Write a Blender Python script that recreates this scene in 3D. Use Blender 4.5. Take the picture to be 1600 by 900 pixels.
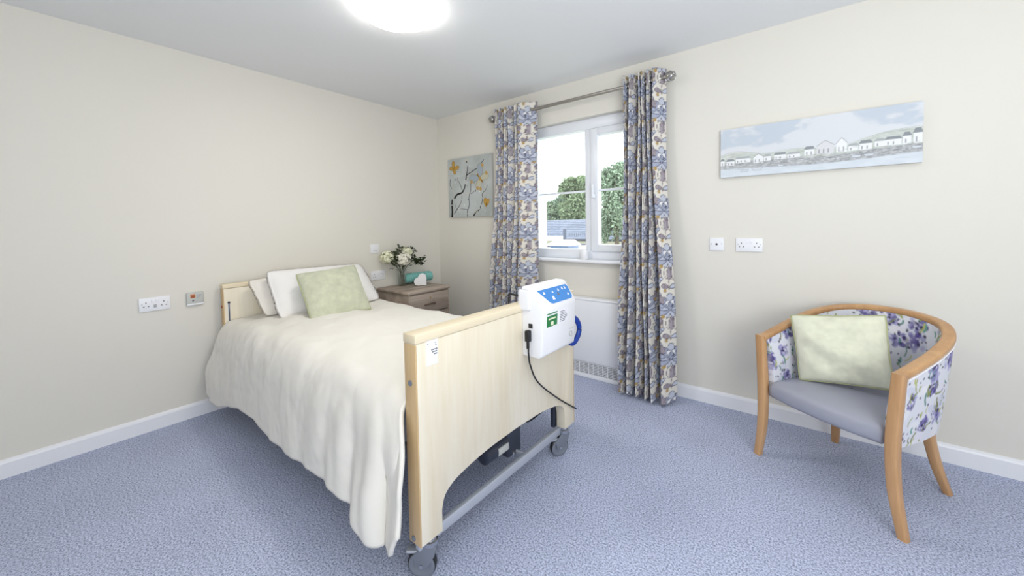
import bpy, bmesh, math, random
import numpy as np
from mathutils import Vector, Matrix

for o in list(bpy.data.objects):
    bpy.data.objects.remove(o)
SC = bpy.context.scene
COL = SC.collection
PI = math.pi

# ------------------------------------------------------------------ camera
cam_d = bpy.data.cameras.new('camera')
cam = bpy.data.objects.new('camera', cam_d)
COL.objects.link(cam)
F_PX, CY_PX = 593.17, 373.77
cam_d.sensor_fit = 'HORIZONTAL'
cam_d.sensor_width = 36.0
cam_d.lens = 36.0 * F_PX / 1600.0
cam_d.shift_x = 0.0
cam_d.shift_y = -(450.0 - CY_PX) / 1600.0
cam_d.clip_start = 0.05
_r = Vector((0.7890706, 0.61402235, -0.01855112))
_u = Vector((-0.00893557, 0.04166797, 0.99909156))
_f = Vector((-0.61423753, 0.78818801, -0.03836561))
M = Matrix.Identity(4)
for i in range(3):
    M[i][0] = _r[i]; M[i][1] = _u[i]; M[i][2] = -_f[i]
M[0][3], M[1][3], M[2][3] = 3.21143, -2.81775, 1.23737
cam.matrix_world = M
SC.camera = cam

# ------------------------------------------------------------------ world, lights, exposure
SC.view_settings.view_transform = 'Standard'
SC.view_settings.look = 'None'
SC.view_settings.gamma = 1.0
SC.view_settings.use_curve_mapping = False
SC.view_settings.exposure = 0.12
W = bpy.data.worlds.new('overcast_sky')
SC.world = W
W.use_nodes = True
bg = W.node_tree.nodes['Background']
bg.inputs['Color'].default_value = (0.93, 0.97, 1.0, 1)
bg.inputs['Strength'].default_value = 3.6

def area_light(name, loc, target, size, size_y, power, color):
    l = bpy.data.lights.new(name, 'AREA')
    l.shape = 'RECTANGLE'; l.size = size; l.size_y = size_y
    l.energy = power; l.color = color
    o = bpy.data.objects.new(name, l); COL.objects.link(o)
    o.location = loc
    d = Vector(target) - Vector(loc)
    o.rotation_euler = d.to_track_quat('-Z', 'Y').to_euler()
    return o
# photographer's soft flash behind the camera, to its right
area_light('flash_softbox', (4.5, -3.6, 1.3), (2.4, -0.6, 0.55), 1.3, 1.5, 32, (0.93, 0.975, 1.0))
# added fill light aimed upward, brightening the ceiling and, by bounce, the floor
area_light('ceiling_bounce_fill', (4.1, -2.9, 1.1), (3.9, -2.6, 2.4), 1.3, 1.3, 42, (0.93, 0.975, 1.0))

# ------------------------------------------------------------------ helpers
def lin(c):
    c = np.asarray(c, float) / 255.0
    return np.where(c <= 0.04045, c / 12.92, ((c + 0.055) / 1.055) ** 2.4)
def rgba(c):
    l = lin(c); return (float(l[0]), float(l[1]), float(l[2]), 1.0)

def mat(name, c, rough=0.6, metal=0.0, bump=0.0, bscale=60.0, var=0.0, vscale=20.0, spec=0.5, bdist=0.002, stretch=None, sheen=0.0):
    m = bpy.data.materials.new(name); m.use_nodes = True
    nt = m.node_tree; b = nt.nodes['Principled BSDF']
    b.inputs['Base Color'].default_value = rgba(c)
    b.inputs['Roughness'].default_value = rough
    b.inputs['Metallic'].default_value = metal
    b.inputs['Specular IOR Level'].default_value = spec
    if sheen: b.inputs['Sheen Weight'].default_value = sheen
    if bump or var:
        tc = nt.nodes.new('ShaderNodeTexCoord'); src = tc.outputs['Object']
        if stretch:
            mp = nt.nodes.new('ShaderNodeMapping'); mp.inputs['Scale'].default_value = stretch
            nt.links.new(src, mp.inputs['Vector']); src = mp.outputs['Vector']
        if var:
            n = nt.nodes.new('ShaderNodeTexNoise'); n.inputs['Scale'].default_value = vscale; n.inputs['Detail'].default_value = 4
            nt.links.new(src, n.inputs['Vector'])
            r = nt.nodes.new('ShaderNodeValToRGB')
            l = lin(c)
            r.color_ramp.elements[0].position = 0.3; r.color_ramp.elements[1].position = 0.7
            r.color_ramp.elements[0].color = (*(l * (1 - var)), 1); r.color_ramp.elements[1].color = (*np.minimum(l * (1 + var), 1), 1)
            nt.links.new(n.outputs['Fac'], r.inputs['Fac']); nt.links.new(r.outputs['Color'], b.inputs['Base Color'])
        if bump:
            n2 = nt.nodes.new('ShaderNodeTexNoise'); n2.inputs['Scale'].default_value = bscale; n2.inputs['Detail'].default_value = 3
            nt.links.new(src, n2.inputs['Vector'])
            bp = nt.nodes.new('ShaderNodeBump'); bp.inputs['Strength'].default_value = bump; bp.inputs['Distance'].default_value = bdist
            nt.links.new(n2.outputs['Fac'], bp.inputs['Height']); nt.links.new(bp.outputs['Normal'], b.inputs['Normal'])
    return m

def mat_attr(name, rough=0.8, bump=0.15, bscale=900, bdist=0.0006, sheen=0.0):
    m = bpy.data.materials.new(name); m.use_nodes = True
    nt = m.node_tree; b = nt.nodes['Principled BSDF']
    a = nt.nodes.new('ShaderNodeVertexColor'); a.layer_name = 'print'
    nt.links.new(a.outputs['Color'], b.inputs['Base Color'])
    b.inputs['Roughness'].default_value = rough
    b.inputs['Specular IOR Level'].default_value = 0.25
    tc = nt.nodes.new('ShaderNodeTexCoord')
    n2 = nt.nodes.new('ShaderNodeTexNoise'); n2.inputs['Scale'].default_value = bscale
    nt.links.new(tc.outputs['Object'], n2.inputs['Vector'])
    bp = nt.nodes.new('ShaderNodeBump'); bp.inputs['Strength'].default_value = bump; bp.inputs['Distance'].default_value = bdist
    nt.links.new(n2.outputs['Fac'], bp.inputs['Height']); nt.links.new(bp.outputs['Normal'], b.inputs['Normal'])
    return m

def wood_mat(name, c1, c2, grain_axis, rough=0.42, scale=9.0):
    m = bpy.data.materials.new(name); m.use_nodes = True
    nt = m.node_tree; b = nt.nodes['Principled BSDF']
    tc = nt.nodes.new('ShaderNodeTexCoord'); mp = nt.nodes.new('ShaderNodeMapping')
    s = [1.0, 1.0, 1.0]; s[grain_axis] = 0.09
    mp.inputs['Scale'].default_value = s
    nt.links.new(tc.outputs['Object'], mp.inputs['Vector'])
    n = nt.nodes.new('ShaderNodeTexNoise'); n.inputs['Scale'].default_value = scale; n.inputs['Detail'].default_value = 6; n.inputs['Distortion'].default_value = 0.6
    n2 = nt.nodes.new('ShaderNodeTexNoise'); n2.inputs['Scale'].default_value = scale * 9; n2.inputs['Detail'].default_value = 3
    nt.links.new(mp.outputs['Vector'], n.inputs['Vector']); nt.links.new(mp.outputs['Vector'], n2.inputs['Vector'])
    mx = nt.nodes.new('ShaderNodeMath'); mx.operation = 'MULTIPLY_ADD'; mx.inputs[1].default_value = 0.35
    nt.links.new(n2.outputs['Fac'], mx.inputs[0]); nt.links.new(n.outputs['Fac'], mx.inputs[2])
    r = nt.nodes.new('ShaderNodeValToRGB')
    r.color_ramp.elements[0].position = 0.45; r.color_ramp.elements[1].position = 0.85
    r.color_ramp.elements[0].color = rgba(c1); r.color_ramp.elements[1].color = rgba(c2)
    nt.links.new(mx.outputs[0], r.inputs['Fac']); nt.links.new(r.outputs['Color'], b.inputs['Base Color'])
    b.inputs['Roughness'].default_value = rough
    return m

def tag(o, label=None, cat=None, group=None, kind=None):
    if label: o['label'] = label
    if cat: o['category'] = cat
    if group: o['group'] = group
    if kind: o['kind'] = kind
    return o

def link_mesh(name, me, material=None, parent=None, smooth=True):
    o = bpy.data.objects.new(name, me); COL.objects.link(o)
    if material: me.materials.append(material)
    if parent: o.parent = parent
    if smooth:
        me.polygons.foreach_set('use_smooth', [True] * len(me.polygons))
    return o

def from_bm(name, bm, material=None, parent=None, smooth=False):
    bmesh.ops.recalc_face_normals(bm, faces=bm.faces[:])
    me = bpy.data.meshes.new(name); bm.to_mesh(me); bm.free()
    return link_mesh(name, me, material, parent, smooth)

def empty(name, loc=(0, 0, 0), rz=0.0):
    o = bpy.data.objects.new(name, None); COL.objects.link(o)
    o.location = loc; o.rotation_euler = (0, 0, rz); o.empty_display_size = 0.1
    return o

def autosmooth(o, ang=40):
    me = o.data
    me.polygons.foreach_set('use_smooth', [True] * len(me.polygons))
    bm = bmesh.new(); bm.from_mesh(me)
    for e in bm.edges:
        if len(e.link_faces) == 2 and e.calc_face_angle(0) > math.radians(ang): e.smooth = False
    bm.to_mesh(me); bm.free()
    return o

def bm_box(bm, x0, x1, y0, y1, z0, z1, bev=0.0, seg=2):
    r = bmesh.ops.create_cube(bm, size=1.0)
    vs = r['verts']
    for v in vs:
        v.co = Vector(((x0 + x1) / 2 + v.co.x * (x1 - x0), (y0 + y1) / 2 + v.co.y * (y1 - y0), (z0 + z1) / 2 + v.co.z * (z1 - z0)))
    if bev > 0:
        es = list({e for v in vs for e in v.link_edges})
        bmesh.ops.bevel(bm, geom=es, offset=bev, segments=seg, affect='EDGES', profile=0.5)

def box(name, x0, x1, y0, y1, z0, z1, m=None, parent=None, bev=0.0, seg=2):
    bm = bmesh.new(); bm_box(bm, x0, x1, y0, y1, z0, z1, bev, seg)
    o = from_bm(name, bm, m, parent)
    if bev > 0: autosmooth(o, 50)
    return o

def cr(pts, n=10, closed=False):
    """Catmull-Rom through pts -> array"""
    P = np.asarray(pts, float); k = len(P); out = []
    rng = range(k if closed else k - 1)
    for i in rng:
        p1, p2 = P[i], P[(i + 1) % k]
        p0 = P[i - 1] if (closed or i > 0) else 2 * p1 - p2
        p3 = P[(i + 2) % k] if (closed or i + 2 < k) else 2 * p2 - p1
        for j in range(n):
            t = j / n
            out.append(0.5 * ((2 * p1) + (-p0 + p2) * t + (2 * p0 - 5 * p1 + 4 * p2 - p3) * t * t + (-p0 + 3 * p1 - 3 * p2 + p3) * t ** 3))
    if not closed: out.append(P[-1])
    return np.array(out)

def sweep(name, path, section, m=None, parent=None, up=(0, 0, 1), closed=False, scale=None, smooth=True):
    """section: list of (a,b): a along side vector, b along up-ish vector"""
    path = [Vector(p) for p in path]; n = len(path); up = Vector(up)
    vs = []; fs = []; k = len(section)
    for i, p in enumerate(path):
        if closed: t = path[(i + 1) % n] - path[i - 1]
        else: t = path[min(i + 1, n - 1)] - path[max(i - 1, 0)]
        t.normalize()
        s = t.cross(up)
        if s.length < 1e-4: s = t.cross(Vector((1, 0, 0)))
        s.normalize(); b = s.cross(t)
        sc = scale[i] if scale is not None else 1.0
        for (a, c) in section: vs.append(p + s * a * sc + b * c * sc)
    for i in range(n if closed else n - 1):
        for j in range(k):
            a = i * k + j; b2 = i * k + (j + 1) % k
            c = ((i + 1) % n) * k + (j + 1) % k; d = ((i + 1) % n) * k + j
            fs.append((a, b2, c, d))
    if not closed:
        fs.append(tuple(range(k))[::-1]); fs.append(tuple((n - 1) * k + j for j in range(k)))
    me = bpy.data.meshes.new(name); me.from_pydata(vs, [], fs); me.update()
    bm = bmesh.new(); bm.from_mesh(me); bmesh.ops.recalc_face_normals(bm, faces=bm.faces[:]); bm.to_mesh(me); bm.free()
    o = link_mesh(name, me, m, parent, smooth)
    if smooth: autosmooth(o, 50)
    return o

def circ(r, n=10, ry=None):
    ry = ry or r
    return [(r * math.cos(2 * PI * i / n), ry * math.sin(2 * PI * i / n)) for i in range(n)]
def rrect(w, h, r, n=3):
    out = []
    for cx, cy, a0 in ((w / 2 - r, h / 2 - r, 0), (-w / 2 + r, h / 2 - r, 90), (-w / 2 + r, -h / 2 + r, 180), (w / 2 - r, -h / 2 + r, 270)):
        for i in range(n + 1):
            a = math.radians(a0 + 90 * i / n); out.append((cx + r * math.cos(a), cy + r * math.sin(a)))
    return out
def tube(name, path, r, m=None, parent=None, n=10, scale=None, closed=False):
    return sweep(name, path, circ(r, n), m, parent, scale=scale, closed=closed)

def lathe(name, prof, m=None, parent=None, n=32, loc=(0, 0, 0), axis='z', ang=50):
    """prof: list of (r, h)"""
    vs = []; fs = []; k = len(prof)
    for i in range(n):
        a = 2 * PI * i / n
        for r, h in prof:
            x, y, z = r * math.cos(a), r * math.sin(a), h
            if axis == 'x': x, y, z = z, x, y
            elif axis == 'y': x, y, z = x, z, y
            vs.append((x + loc[0], y + loc[1], z + loc[2]))
    for i in range(n):
        for j in range(k - 1):
            fs.append((i * k + j, ((i + 1) % n) * k + j, ((i + 1) % n) * k + j + 1, i * k + j + 1))
    bm = bmesh.new()
    bv = [bm.verts.new(v) for v in vs]
    for f in fs:
        try: bm.faces.new([bv[i] for i in f])
        except ValueError: pass
    bmesh.ops.remove_doubles(bm, verts=bm.verts[:], dist=1e-5)
    o = from_bm(name, bm, m, parent, True)
    return autosmooth(o, ang)

def prism(name, poly, depth_axis, d0, d1, m=None, parent=None, bev=0.0):
    """poly in the two other axes (in xyz order), extruded from d0 to d1 on depth_axis"""
    bm = bmesh.new()
    def mk(a, b, d):
        c = [a, b]; c.insert(depth_axis, d); return bm.verts.new(c)
    A = [mk(a, b, d0) for a, b in poly]; B = [mk(a, b, d1) for a, b in poly]
    n = len(poly)
    bm.faces.new(A); bm.faces.new(B[::-1])
    for i in range(n): bm.faces.new((A[i], B[i], B[(i + 1) % n], A[(i + 1) % n]))
    bmesh.ops.recalc_face_normals(bm, faces=bm.faces[:])
    if bev > 0:
        es = [e for e in bm.edges if e.calc_face_angle(0) > math.radians(30)]
        bmesh.ops.bevel(bm, geom=es, offset=bev, segments=2, affect='EDGES', profile=0.5)
    o = from_bm(name, bm, m, parent)
    return autosmooth(o, 35)

def grid(name, P, m=None, parent=None, color=None, closed_u=False, flip=False):
    """P: (nu,nv,3) points -> quad grid; color: (nu,nv,3) linear"""
    nu, nv = P.shape[:2]
    iu = np.arange(nu if closed_u else nu - 1); iv = np.arange(nv - 1)
    A, B = np.meshgrid(iu, iv, indexing='ij'); A2 = (A + 1) % nu
    q = np.stack([A * nv + B, A2 * nv + B, A2 * nv + B + 1, A * nv + B + 1], -1).reshape(-1, 4)
    if flip: q = q[:, ::-1]
    me = bpy.data.meshes.new(name)
    me.vertices.add(nu * nv); me.vertices.foreach_set('co', P.reshape(-1).astype(np.float32))
    me.loops.add(len(q) * 4); me.loops.foreach_set('vertex_index', q.reshape(-1).astype(np.int32))
    me.polygons.add(len(q)); me.polygons.foreach_set('loop_start', np.arange(0, len(q) * 4, 4, dtype=np.int32))
    me.update(calc_edges=True); me.validate()
    if color is not None:
        at = me.color_attributes.new('print', 'FLOAT_COLOR', 'POINT')
        c4 = np.ones((nu * nv, 4), np.float32); c4[:, :3] = color.reshape(-1, 3)
        at.data.foreach_set('color', c4.reshape(-1))
    return link_mesh(name, me, m, parent, True)

def solidify(o, t, offset=-1):
    md = o.modifiers.new('thickness', 'SOLIDIFY'); md.thickness = t; md.offset = offset
    return o

def vnoise(x, y, seed=0):
    """smooth value noise, vectorised"""
    xi = np.floor(x).astype(int); yi = np.floor(y).astype(int); fx = x - xi; fy = y - yi
    def h(a, b):
        n = (a * 374761393 + b * 668265263 + seed * 974711) & 0x7fffffff
        n = ((n ^ (n >> 13)) * 1274126177) & 0x7fffffff
        return ((n ^ (n >> 16)) & 0xffff) / 65535.0
    sx = fx * fx * (3 - 2 * fx); sy = fy * fy * (3 - 2 * fy)
    return (h(xi, yi) * (1 - sx) + h(xi + 1, yi) * sx) * (1 - sy) + (h(xi, yi + 1) * (1 - sx) + h(xi + 1, yi + 1) * sx) * sy
def fbm(x, y, seed=0, o=3):
    s = 0; a = 0.5
    for k in range(o): s = s + a * vnoise(x * 2 ** k, y * 2 ** k, seed + k); a *= 0.5
    return s
def sstep(a, b, x):
    t = np.clip((x - a) / (b - a), 0, 1); return t * t * (3 - 2 * t)

class Paint:
    """flat print drawn in metres on a raster, later stored per vertex"""
    def __init__(s, w, h, res, base, wrap=False):
        s.w, s.h, s.res, s.wrap = w, h, res, wrap
        s.nx, s.ny = int(round(w / res)), int(round(h / res))
        s.a = np.tile(lin(base), (s.ny, s.nx, 1)).astype(float)
    def _blend(s, x0, x1, y0, y1, fn, c, al):
        i0, i1 = int(math.floor(x0 / s.res)) - 1, int(math.ceil(x1 / s.res)) + 2
        j0, j1 = int(math.floor(y0 / s.res)) - 1, int(math.ceil(y1 / s.res)) + 2
        if not s.wrap: i0, j0, i1, j1 = max(i0, 0), max(j0, 0), min(i1, s.nx), min(j1, s.ny)
        if i1 <= i0 or j1 <= j0: return
        I, J = np.arange(i0, i1), np.arange(j0, j1)
        X, Y = np.meshgrid((I + 0.5) * s.res, (J + 0.5) * s.res)
        d = fn(X, Y)                       # signed distance, negative inside
        k = np.clip(0.5 - d / s.res, 0, 1) * al
        ix = np.ix_(J % s.ny, I % s.nx)
        s.a[ix] = s.a[ix] * (1 - k[..., None]) + lin(c) * k[..., None]
    def ell(s, cx, cy, rx, ry, c, rot=0.0, al=1.0, ring=None):
        R = max(rx, ry) + (ring or 0); ca, sa = math.cos(rot), math.sin(rot)
        def fn(X, Y):
            u = (X - cx) * ca + (Y - cy) * sa; v = -(X - cx) * sa + (Y - cy) * ca
            d = (np.hypot(u / rx, v / ry) - 1) * min(rx, ry)
            return np.abs(d) - ring / 2 if ring else d
        s._blend(cx - R, cx + R, cy - R, cy + R, fn, c, al)
    def line(s, pts, wd, c, al=1.0, wd2=None):
        pts = np.asarray(pts, float)
        for i in range(len(pts) - 1):
            a, b = pts[i], pts[i + 1]
            w_ = wd if wd2 is None else wd + (wd2 - wd) * i / max(1, len(pts) - 2)
            L2 = max(((b - a) ** 2).sum(), 1e-12)
            def fn(X, Y, a=a, b=b, L2=L2, w_=w_):
                t = np.clip(((X - a[0]) * (b[0] - a[0]) + (Y - a[1]) * (b[1] - a[1])) / L2, 0, 1)
                return np.hypot(X - a[0] - t * (b[0] - a[0]), Y - a[1] - t * (b[1] - a[1])) - w_ / 2
            s._blend(min(a[0], b[0]) - wd, max(a[0], b[0]) + wd, min(a[1], b[1]) - wd, max(a[1], b[1]) + wd, fn, c, al)
    def poly(s, pts, c, al=1.0):
        P = np.asarray(pts, float)
        def fn(X, Y):
            ins = np.zeros(X.shape, bool); dm = np.full(X.shape, 1e9); n = len(P)
            for i in range(n):
                a, b = P[i], P[(i + 1) % n]
                with np.errstate(divide='ignore', invalid='ignore'):
                    cnd = ((a[1] > Y) != (b[1] > Y)) & (X < (b[0] - a[0]) * (Y - a[1]) / (b[1] - a[1] + 1e-15) + a[0])
                ins ^= cnd
                L2 = max(((b - a) ** 2).sum(), 1e-12)
                t = np.clip(((X - a[0]) * (b[0] - a[0]) + (Y - a[1]) * (b[1] - a[1])) / L2, 0, 1)
                dm = np.minimum(dm, np.hypot(X - a[0] - t * (b[0] - a[0]), Y - a[1] - t * (b[1] - a[1])))
            return np.where(ins, -dm, dm)
        s._blend(P[:, 0].min(), P[:, 0].max(), P[:, 1].min(), P[:, 1].max(), fn, c, al)
    def sample(s, X, Y):
        fx = X / s.res - 0.5; fy = Y / s.res - 0.5
        i = np.floor(fx).astype(int); j = np.floor(fy).astype(int); u = (fx - i)[..., None]; v = (fy - j)[..., None]
        if s.wrap: g = lambda a, b: s.a[b % s.ny, a % s.nx]
        else: g = lambda a, b: s.a[np.clip(b, 0, s.ny - 1), np.clip(a, 0, s.nx - 1)]
        return (g(i, j) * (1 - u) + g(i + 1, j) * u) * (1 - v) + (g(i, j + 1) * (1 - u) + g(i + 1, j + 1) * u) * v

# ------------------------------------------------------------------ materials
M_wall = mat('cream_wall_paint', (230, 226, 217), 0.75, bump=0.06, bscale=180, spec=0.25)
M_ceil = mat('white_ceiling_paint', (240, 241, 242), 0.85, bump=0.05, bscale=160, spec=0.2)
M_gloss = mat('white_gloss_paint', (242, 243, 248), 0.35, bump=0.03, bscale=40)
M_upvc = mat('white_upvc', (236, 239, 246), 0.3)
M_plate = mat('white_plastic', (244, 244, 248), 0.35)
M_dark = mat('dark_slot', (38, 36, 40), 0.6)
M_black = mat('black_rubber', (26, 26, 29), 0.45)
M_nickel = mat('brushed_nickel', (172, 168, 162), 0.28, metal=1.0)
M_steel = mat('chromed_steel', (200, 202, 206), 0.2, metal=1.0)
M_alu = mat('satin_aluminium', (190, 195, 206), 0.4, metal=0.3)
M_grey = mat('grey_plastic', (118, 124, 136), 0.45)
M_greyp = mat('pale_grey_plastic', (196, 198, 194), 0.45)
M_navy = mat('dark_navy_plastic', (52, 57, 72), 0.42)
M_beech = wood_mat('light_maple_laminate', (230, 216, 188), (242, 234, 216), 2, 0.42, 7.0)
M_beech_y = wood_mat('maple_edging', (226, 208, 174), (240, 228, 202), 1, 0.42, 7.0)
M_edge = wood_mat('maple_side_edging', (196, 164, 118), (216, 186, 142), 2, 0.45, 7.0)
M_oak = wood_mat('grey_oak_laminate', (138, 122, 110), (188, 172, 158), 1, 0.5, 9.0)
M_oakd = wood_mat('dark_oak_handle', (84, 68, 58), (116, 98, 86), 1, 0.45, 9.0)
M_chairwood = wood_mat('steamed_beech', (184, 138, 94), (208, 164, 118), 2, 0.32, 10.0)
M_vinyl = mat('grey_vinyl', (164, 166, 180), 0.38, bump=0.08, bscale=350)
M_linen_g = mat('sage_green_linen', (224, 225, 204), 0.85, bump=0.4, bscale=300, var=0.07, vscale=26, spec=0.2, bdist=0.001)
M_linen_g2 = mat('sage_velvet', (198, 200, 176), 0.75, bump=0.3, bscale=300, var=0.1, vscale=22, spec=0.25, bdist=0.001, sheen=0.3)
M_pipe_g = mat('sage_piping', (176, 180, 138), 0.8)
M_pillow = mat('white_cotton', (243, 240, 238), 0.85, bump=0.12, bscale=30, spec=0.2, bdist=0.004)
M_pillow2 = mat('ivory_cotton', (240, 234, 226), 0.85, bump=0.12, bscale=30, spec=0.2, bdist=0.004)
M_duvet = mat('ivory_duvet_cotton', (238, 234, 226), 0.85, bump=0.15, bscale=14, spec=0.2, bdist=0.006)
M_mattress = mat('mattress_ticking', (214, 216, 222), 0.8)
M_leaf = mat('dark_green_leaf', (62, 74, 48), 0.55, var=0.3, vscale=60)
M_petal = mat('cream_hydrangea_petal', (246, 243, 228), 0.7, var=0.05, vscale=50)
M_petal2 = mat('greenish_hydrangea_petal', (238, 238, 210), 0.7, var=0.06, vscale=50)
M_towel = mat('teal_towelling', (132, 196, 190), 0.95, bump=0.6, bscale=260, var=0.12, vscale=120, bdist=0.002)
M_heart = mat('white_textured_ceramic', (240, 238, 240), 0.6, bump=0.5, bscale=120, bdist=0.002)
M_blue = mat('blue_membrane', (70, 142, 218), 0.35)
M_blueh = mat('royal_blue_plastic', (22, 62, 158), 0.35)
M_green = mat('green_label', (40, 130, 72), 0.5)
M_white = mat('white_paper', (246, 245, 250), 0.55)
M_ink = mat('grey_ink', (120, 122, 132), 0.6)
M_inkd = mat('dark_ink', (70, 72, 82), 0.6)
M_orange = mat('orange_button', (226, 140, 88), 0.4)
M_red = mat('brown_red_button', (168, 92, 56), 0.4)
M_gold = mat('gold_metal', (196, 170, 110), 0.3, metal=1.0)

def glass_mat(name, tint, gl=0.06):
    m = bpy.data.materials.new(name); m.use_nodes = True
    nt = m.node_tree; nt.nodes.clear()
    out = nt.nodes.new('ShaderNodeOutputMaterial'); mx = nt.nodes.new('ShaderNodeMixShader')
    t = nt.nodes.new('ShaderNodeBsdfTransparent'); g = nt.nodes.new('ShaderNodeBsdfGlossy')
    t.inputs['Color'].default_value = (*tint, 1); g.inputs['Roughness'].default_value = 0.02
    mx.inputs['Fac'].default_value = gl
    nt.links.new(t.outputs[0], mx.inputs[1]); nt.links.new(g.outputs[0], mx.inputs[2]); nt.links.new(mx.outputs[0], out.inputs['Surface'])
    return m
M_glass = glass_mat('window_glass', (0.96, 0.98, 0.98))
M_vase = glass_mat('vase_glass', (0.955, 0.97, 0.96), 0.12)

def carpet_mat():
    m = bpy.data.materials.new('blue_grey_carpet'); m.use_nodes = True
    nt = m.node_tree; b = nt.nodes['Principled BSDF']
    tc = nt.nodes.new('ShaderNodeTexCoord')
    n = nt.nodes.new('ShaderNodeTexNoise'); n.inputs['Scale'].default_value = 145; n.inputs['Detail'].default_value = 4; n.inputs['Roughness'].default_value = 0.8
    n3 = nt.nodes.new('ShaderNodeTexNoise'); n3.inputs['Scale'].default_value = 2.2; n3.inputs['Detail'].default_value = 3
    for k in (n, n3): nt.links.new(tc.outputs['Object'], k.inputs['Vector'])
    r = nt.nodes.new('ShaderNodeValToRGB'); e = r.color_ramp.elements
    e[0].position = 0.38; e[0].color = rgba((112, 119, 148)); e[1].position = 0.62; e[1].color = rgba((226, 232, 252))
    x = e.new(0.5); x.color = rgba((186, 194, 222))
    nt.links.new(n.outputs['Fac'], r.inputs['Fac'])
    r2 = nt.nodes.new('ShaderNodeValToRGB'); e2 = r2.color_ramp.elements
    e2[0].position = 0.3; e2[0].color = (0.9, 0.9, 0.9, 1); e2[1].position = 0.7; e2[1].color = (1, 1, 1, 1)
    nt.links.new(n3.outputs['Fac'], r2.inputs['Fac'])
    mx = nt.nodes.new('ShaderNodeMix'); mx.data_type = 'RGBA'; mx.blend_type = 'MULTIPLY'; mx.inputs[0].default_value = 1.0
    nt.links.new(r.outputs['Color'], mx.inputs[6]); nt.links.new(r2.outputs['Color'], mx.inputs[7])
    nt.links.new(mx.outputs[2], b.inputs['Base Color'])
    b.inputs['Roughness'].default_value = 0.95; b.inputs['Specular IOR Level'].default_value = 0.1
    bp = nt.nodes.new('ShaderNodeBump'); bp.inputs['Strength'].default_value = 0.25; bp.inputs['Distance'].default_value = 0.002
    nt.links.new(n.outputs['Fac'], bp.inputs['Height']); nt.links.new(bp.outputs['Normal'], b.inputs['Normal'])
    return m
M_carpet = carpet_mat()

# ------------------------------------------------------------------ the room
RX, RY, H = 5.0, -4.4, 2.4
WX0, WX1, WZ0, WZ1 = 1.215, 2.345, 0.925, 2.094
T = 0.30
def struct(o): o['kind'] = 'structure'; return o
struct(box('floor', -0.2, RX + 0.2, RY - 0.2, T, -0.12, 0.0, M_carpet))
struct(box('ceiling', -0.2, RX + 0.2, RY - 0.2, T, H, H + 0.12, M_ceil))
struct(box('wall_left', -0.2, 0.0, RY - 0.2, T, 0.0, H, M_wall))
struct(box('wall_right', RX, RX + 0.2, RY - 0.2, T, 0.0, H, M_wall))
struct(box('wall_front', 0.0, RX, RY - 0.2, RY, 0.0, H, M_wall))
bm = bmesh.new()
bm_box(bm, 0.0, WX0, 0.0, T, 0.0, H); bm_box(bm, WX1, RX, 0.0, T, 0.0, H)
bm_box(bm, WX0, WX1, 0.0, T, 0.0, WZ0); bm_box(bm, WX0, WX1, 0.0, T, WZ1, H)
struct(from_bm('wall_back', bm, M_wall))

def skirting(name, p0, p1, nrm):
    """moulded board along p0->p1, profile out along nrm"""
    prof = [(0, 0), (0.016, 0), (0.016, 0.076), (0.012, 0.086), (0.004, 0.094), (0, 0.094)]
    bm = bmesh.new(); A = []; B = []
    for d, z in prof:
        A.append(bm.verts.new((p0[0] + nrm[0] * d, p0[1] + nrm[1] * d, z))); B.append(bm.verts.new((p1[0] + nrm[0] * d, p1[1] + nrm[1] * d, z)))
    n = len(prof); bm.faces.new(A); bm.faces.new(B[::-1])
    for i in range(n): bm.faces.new((A[i], B[i], B[(i + 1) % n], A[(i + 1) % n]))
    return struct(from_bm(name, bm, M_gloss))
skirting('baseboard_left', (0, RY), (0, 0), (1, 0))
skirting('baseboard_back', (0.016, 0), (RX, 0), (0, -1))
skirting('baseboard_front', (0.016, RY), (RX, RY), (0, 1))
skirting('baseboard_right', (RX, RY + 0.016), (RX, -0.016), (-1, 0))

# window: frame set back in the reveal, fixed light on the left, opening casement on the right
win = struct(empty('window_1', (WX0, 0.0, WZ0)))
def wb(name, x0, x1, y0, y1, z0, z1, m=M_upvc, par=win, bev=0.004):
    return box(name, x0 - WX0, x1 - WX0, y0, y1, z0 - WZ0, z1 - WZ0, m, par, bev)
FY0, FY1 = 0.055, 0.125
MX0, MX1 = 1.752, 1.812
wb('frame_head', WX0, WX1, FY0, FY1, 2.006, WZ1)
wb('frame_base', WX0, WX1, FY0, FY1, 0.938, 1.018)
wb('frame_jamb', WX0, 1.280, FY0, FY1, 1.018, 2.006)
wb('frame_jamb', 2.285, WX1, FY0, FY1, 1.018, 2.006)
wb('mullion', MX0, MX1, FY0, FY1, 1.018, 2.006)
g = wb('pane', 1.280, MX0, 0.088, 0.094, 1.018, 2.006, M_glass, bev=0)
wb('glazing_bar', 1.280, MX0, 0.082, 0.100, 1.496, 1.512, bev=0.003, par=win)
sash = wb('casement', MX1 - 0.004, MX1 + 0.06, FY0 - 0.018, FY1 - 0.02, 1.008, 2.002)
for nm, a in (('casement_stile', (2.228, 2.290, FY0 - 0.018, FY1 - 0.02, 1.008, 2.002)),
              ('casement_rail', (MX1 + 0.06, 2.228, FY0 - 0.018, FY1 - 0.02, 1.008, 1.062)),
              ('casement_rail', (MX1 + 0.06, 2.228, FY0 - 0.018, FY1 - 0.02, 1.945, 2.002))):
    o = wb(nm, *a); o.parent = sash
wb('pane', MX1 + 0.06, 2.228, 0.075, 0.081, 1.062, 1.945, M_glass, bev=0)
wb('glazing_bar', MX1 + 0.06, 2.228, 0.069, 0.087, 1.496, 1.512, bev=0.003)
hd = wb('handle', MX1 + 0.018, MX1 + 0.040, FY0 - 0.046, FY0 - 0.016, 1.44, 1.475, bev=0.004)
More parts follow.
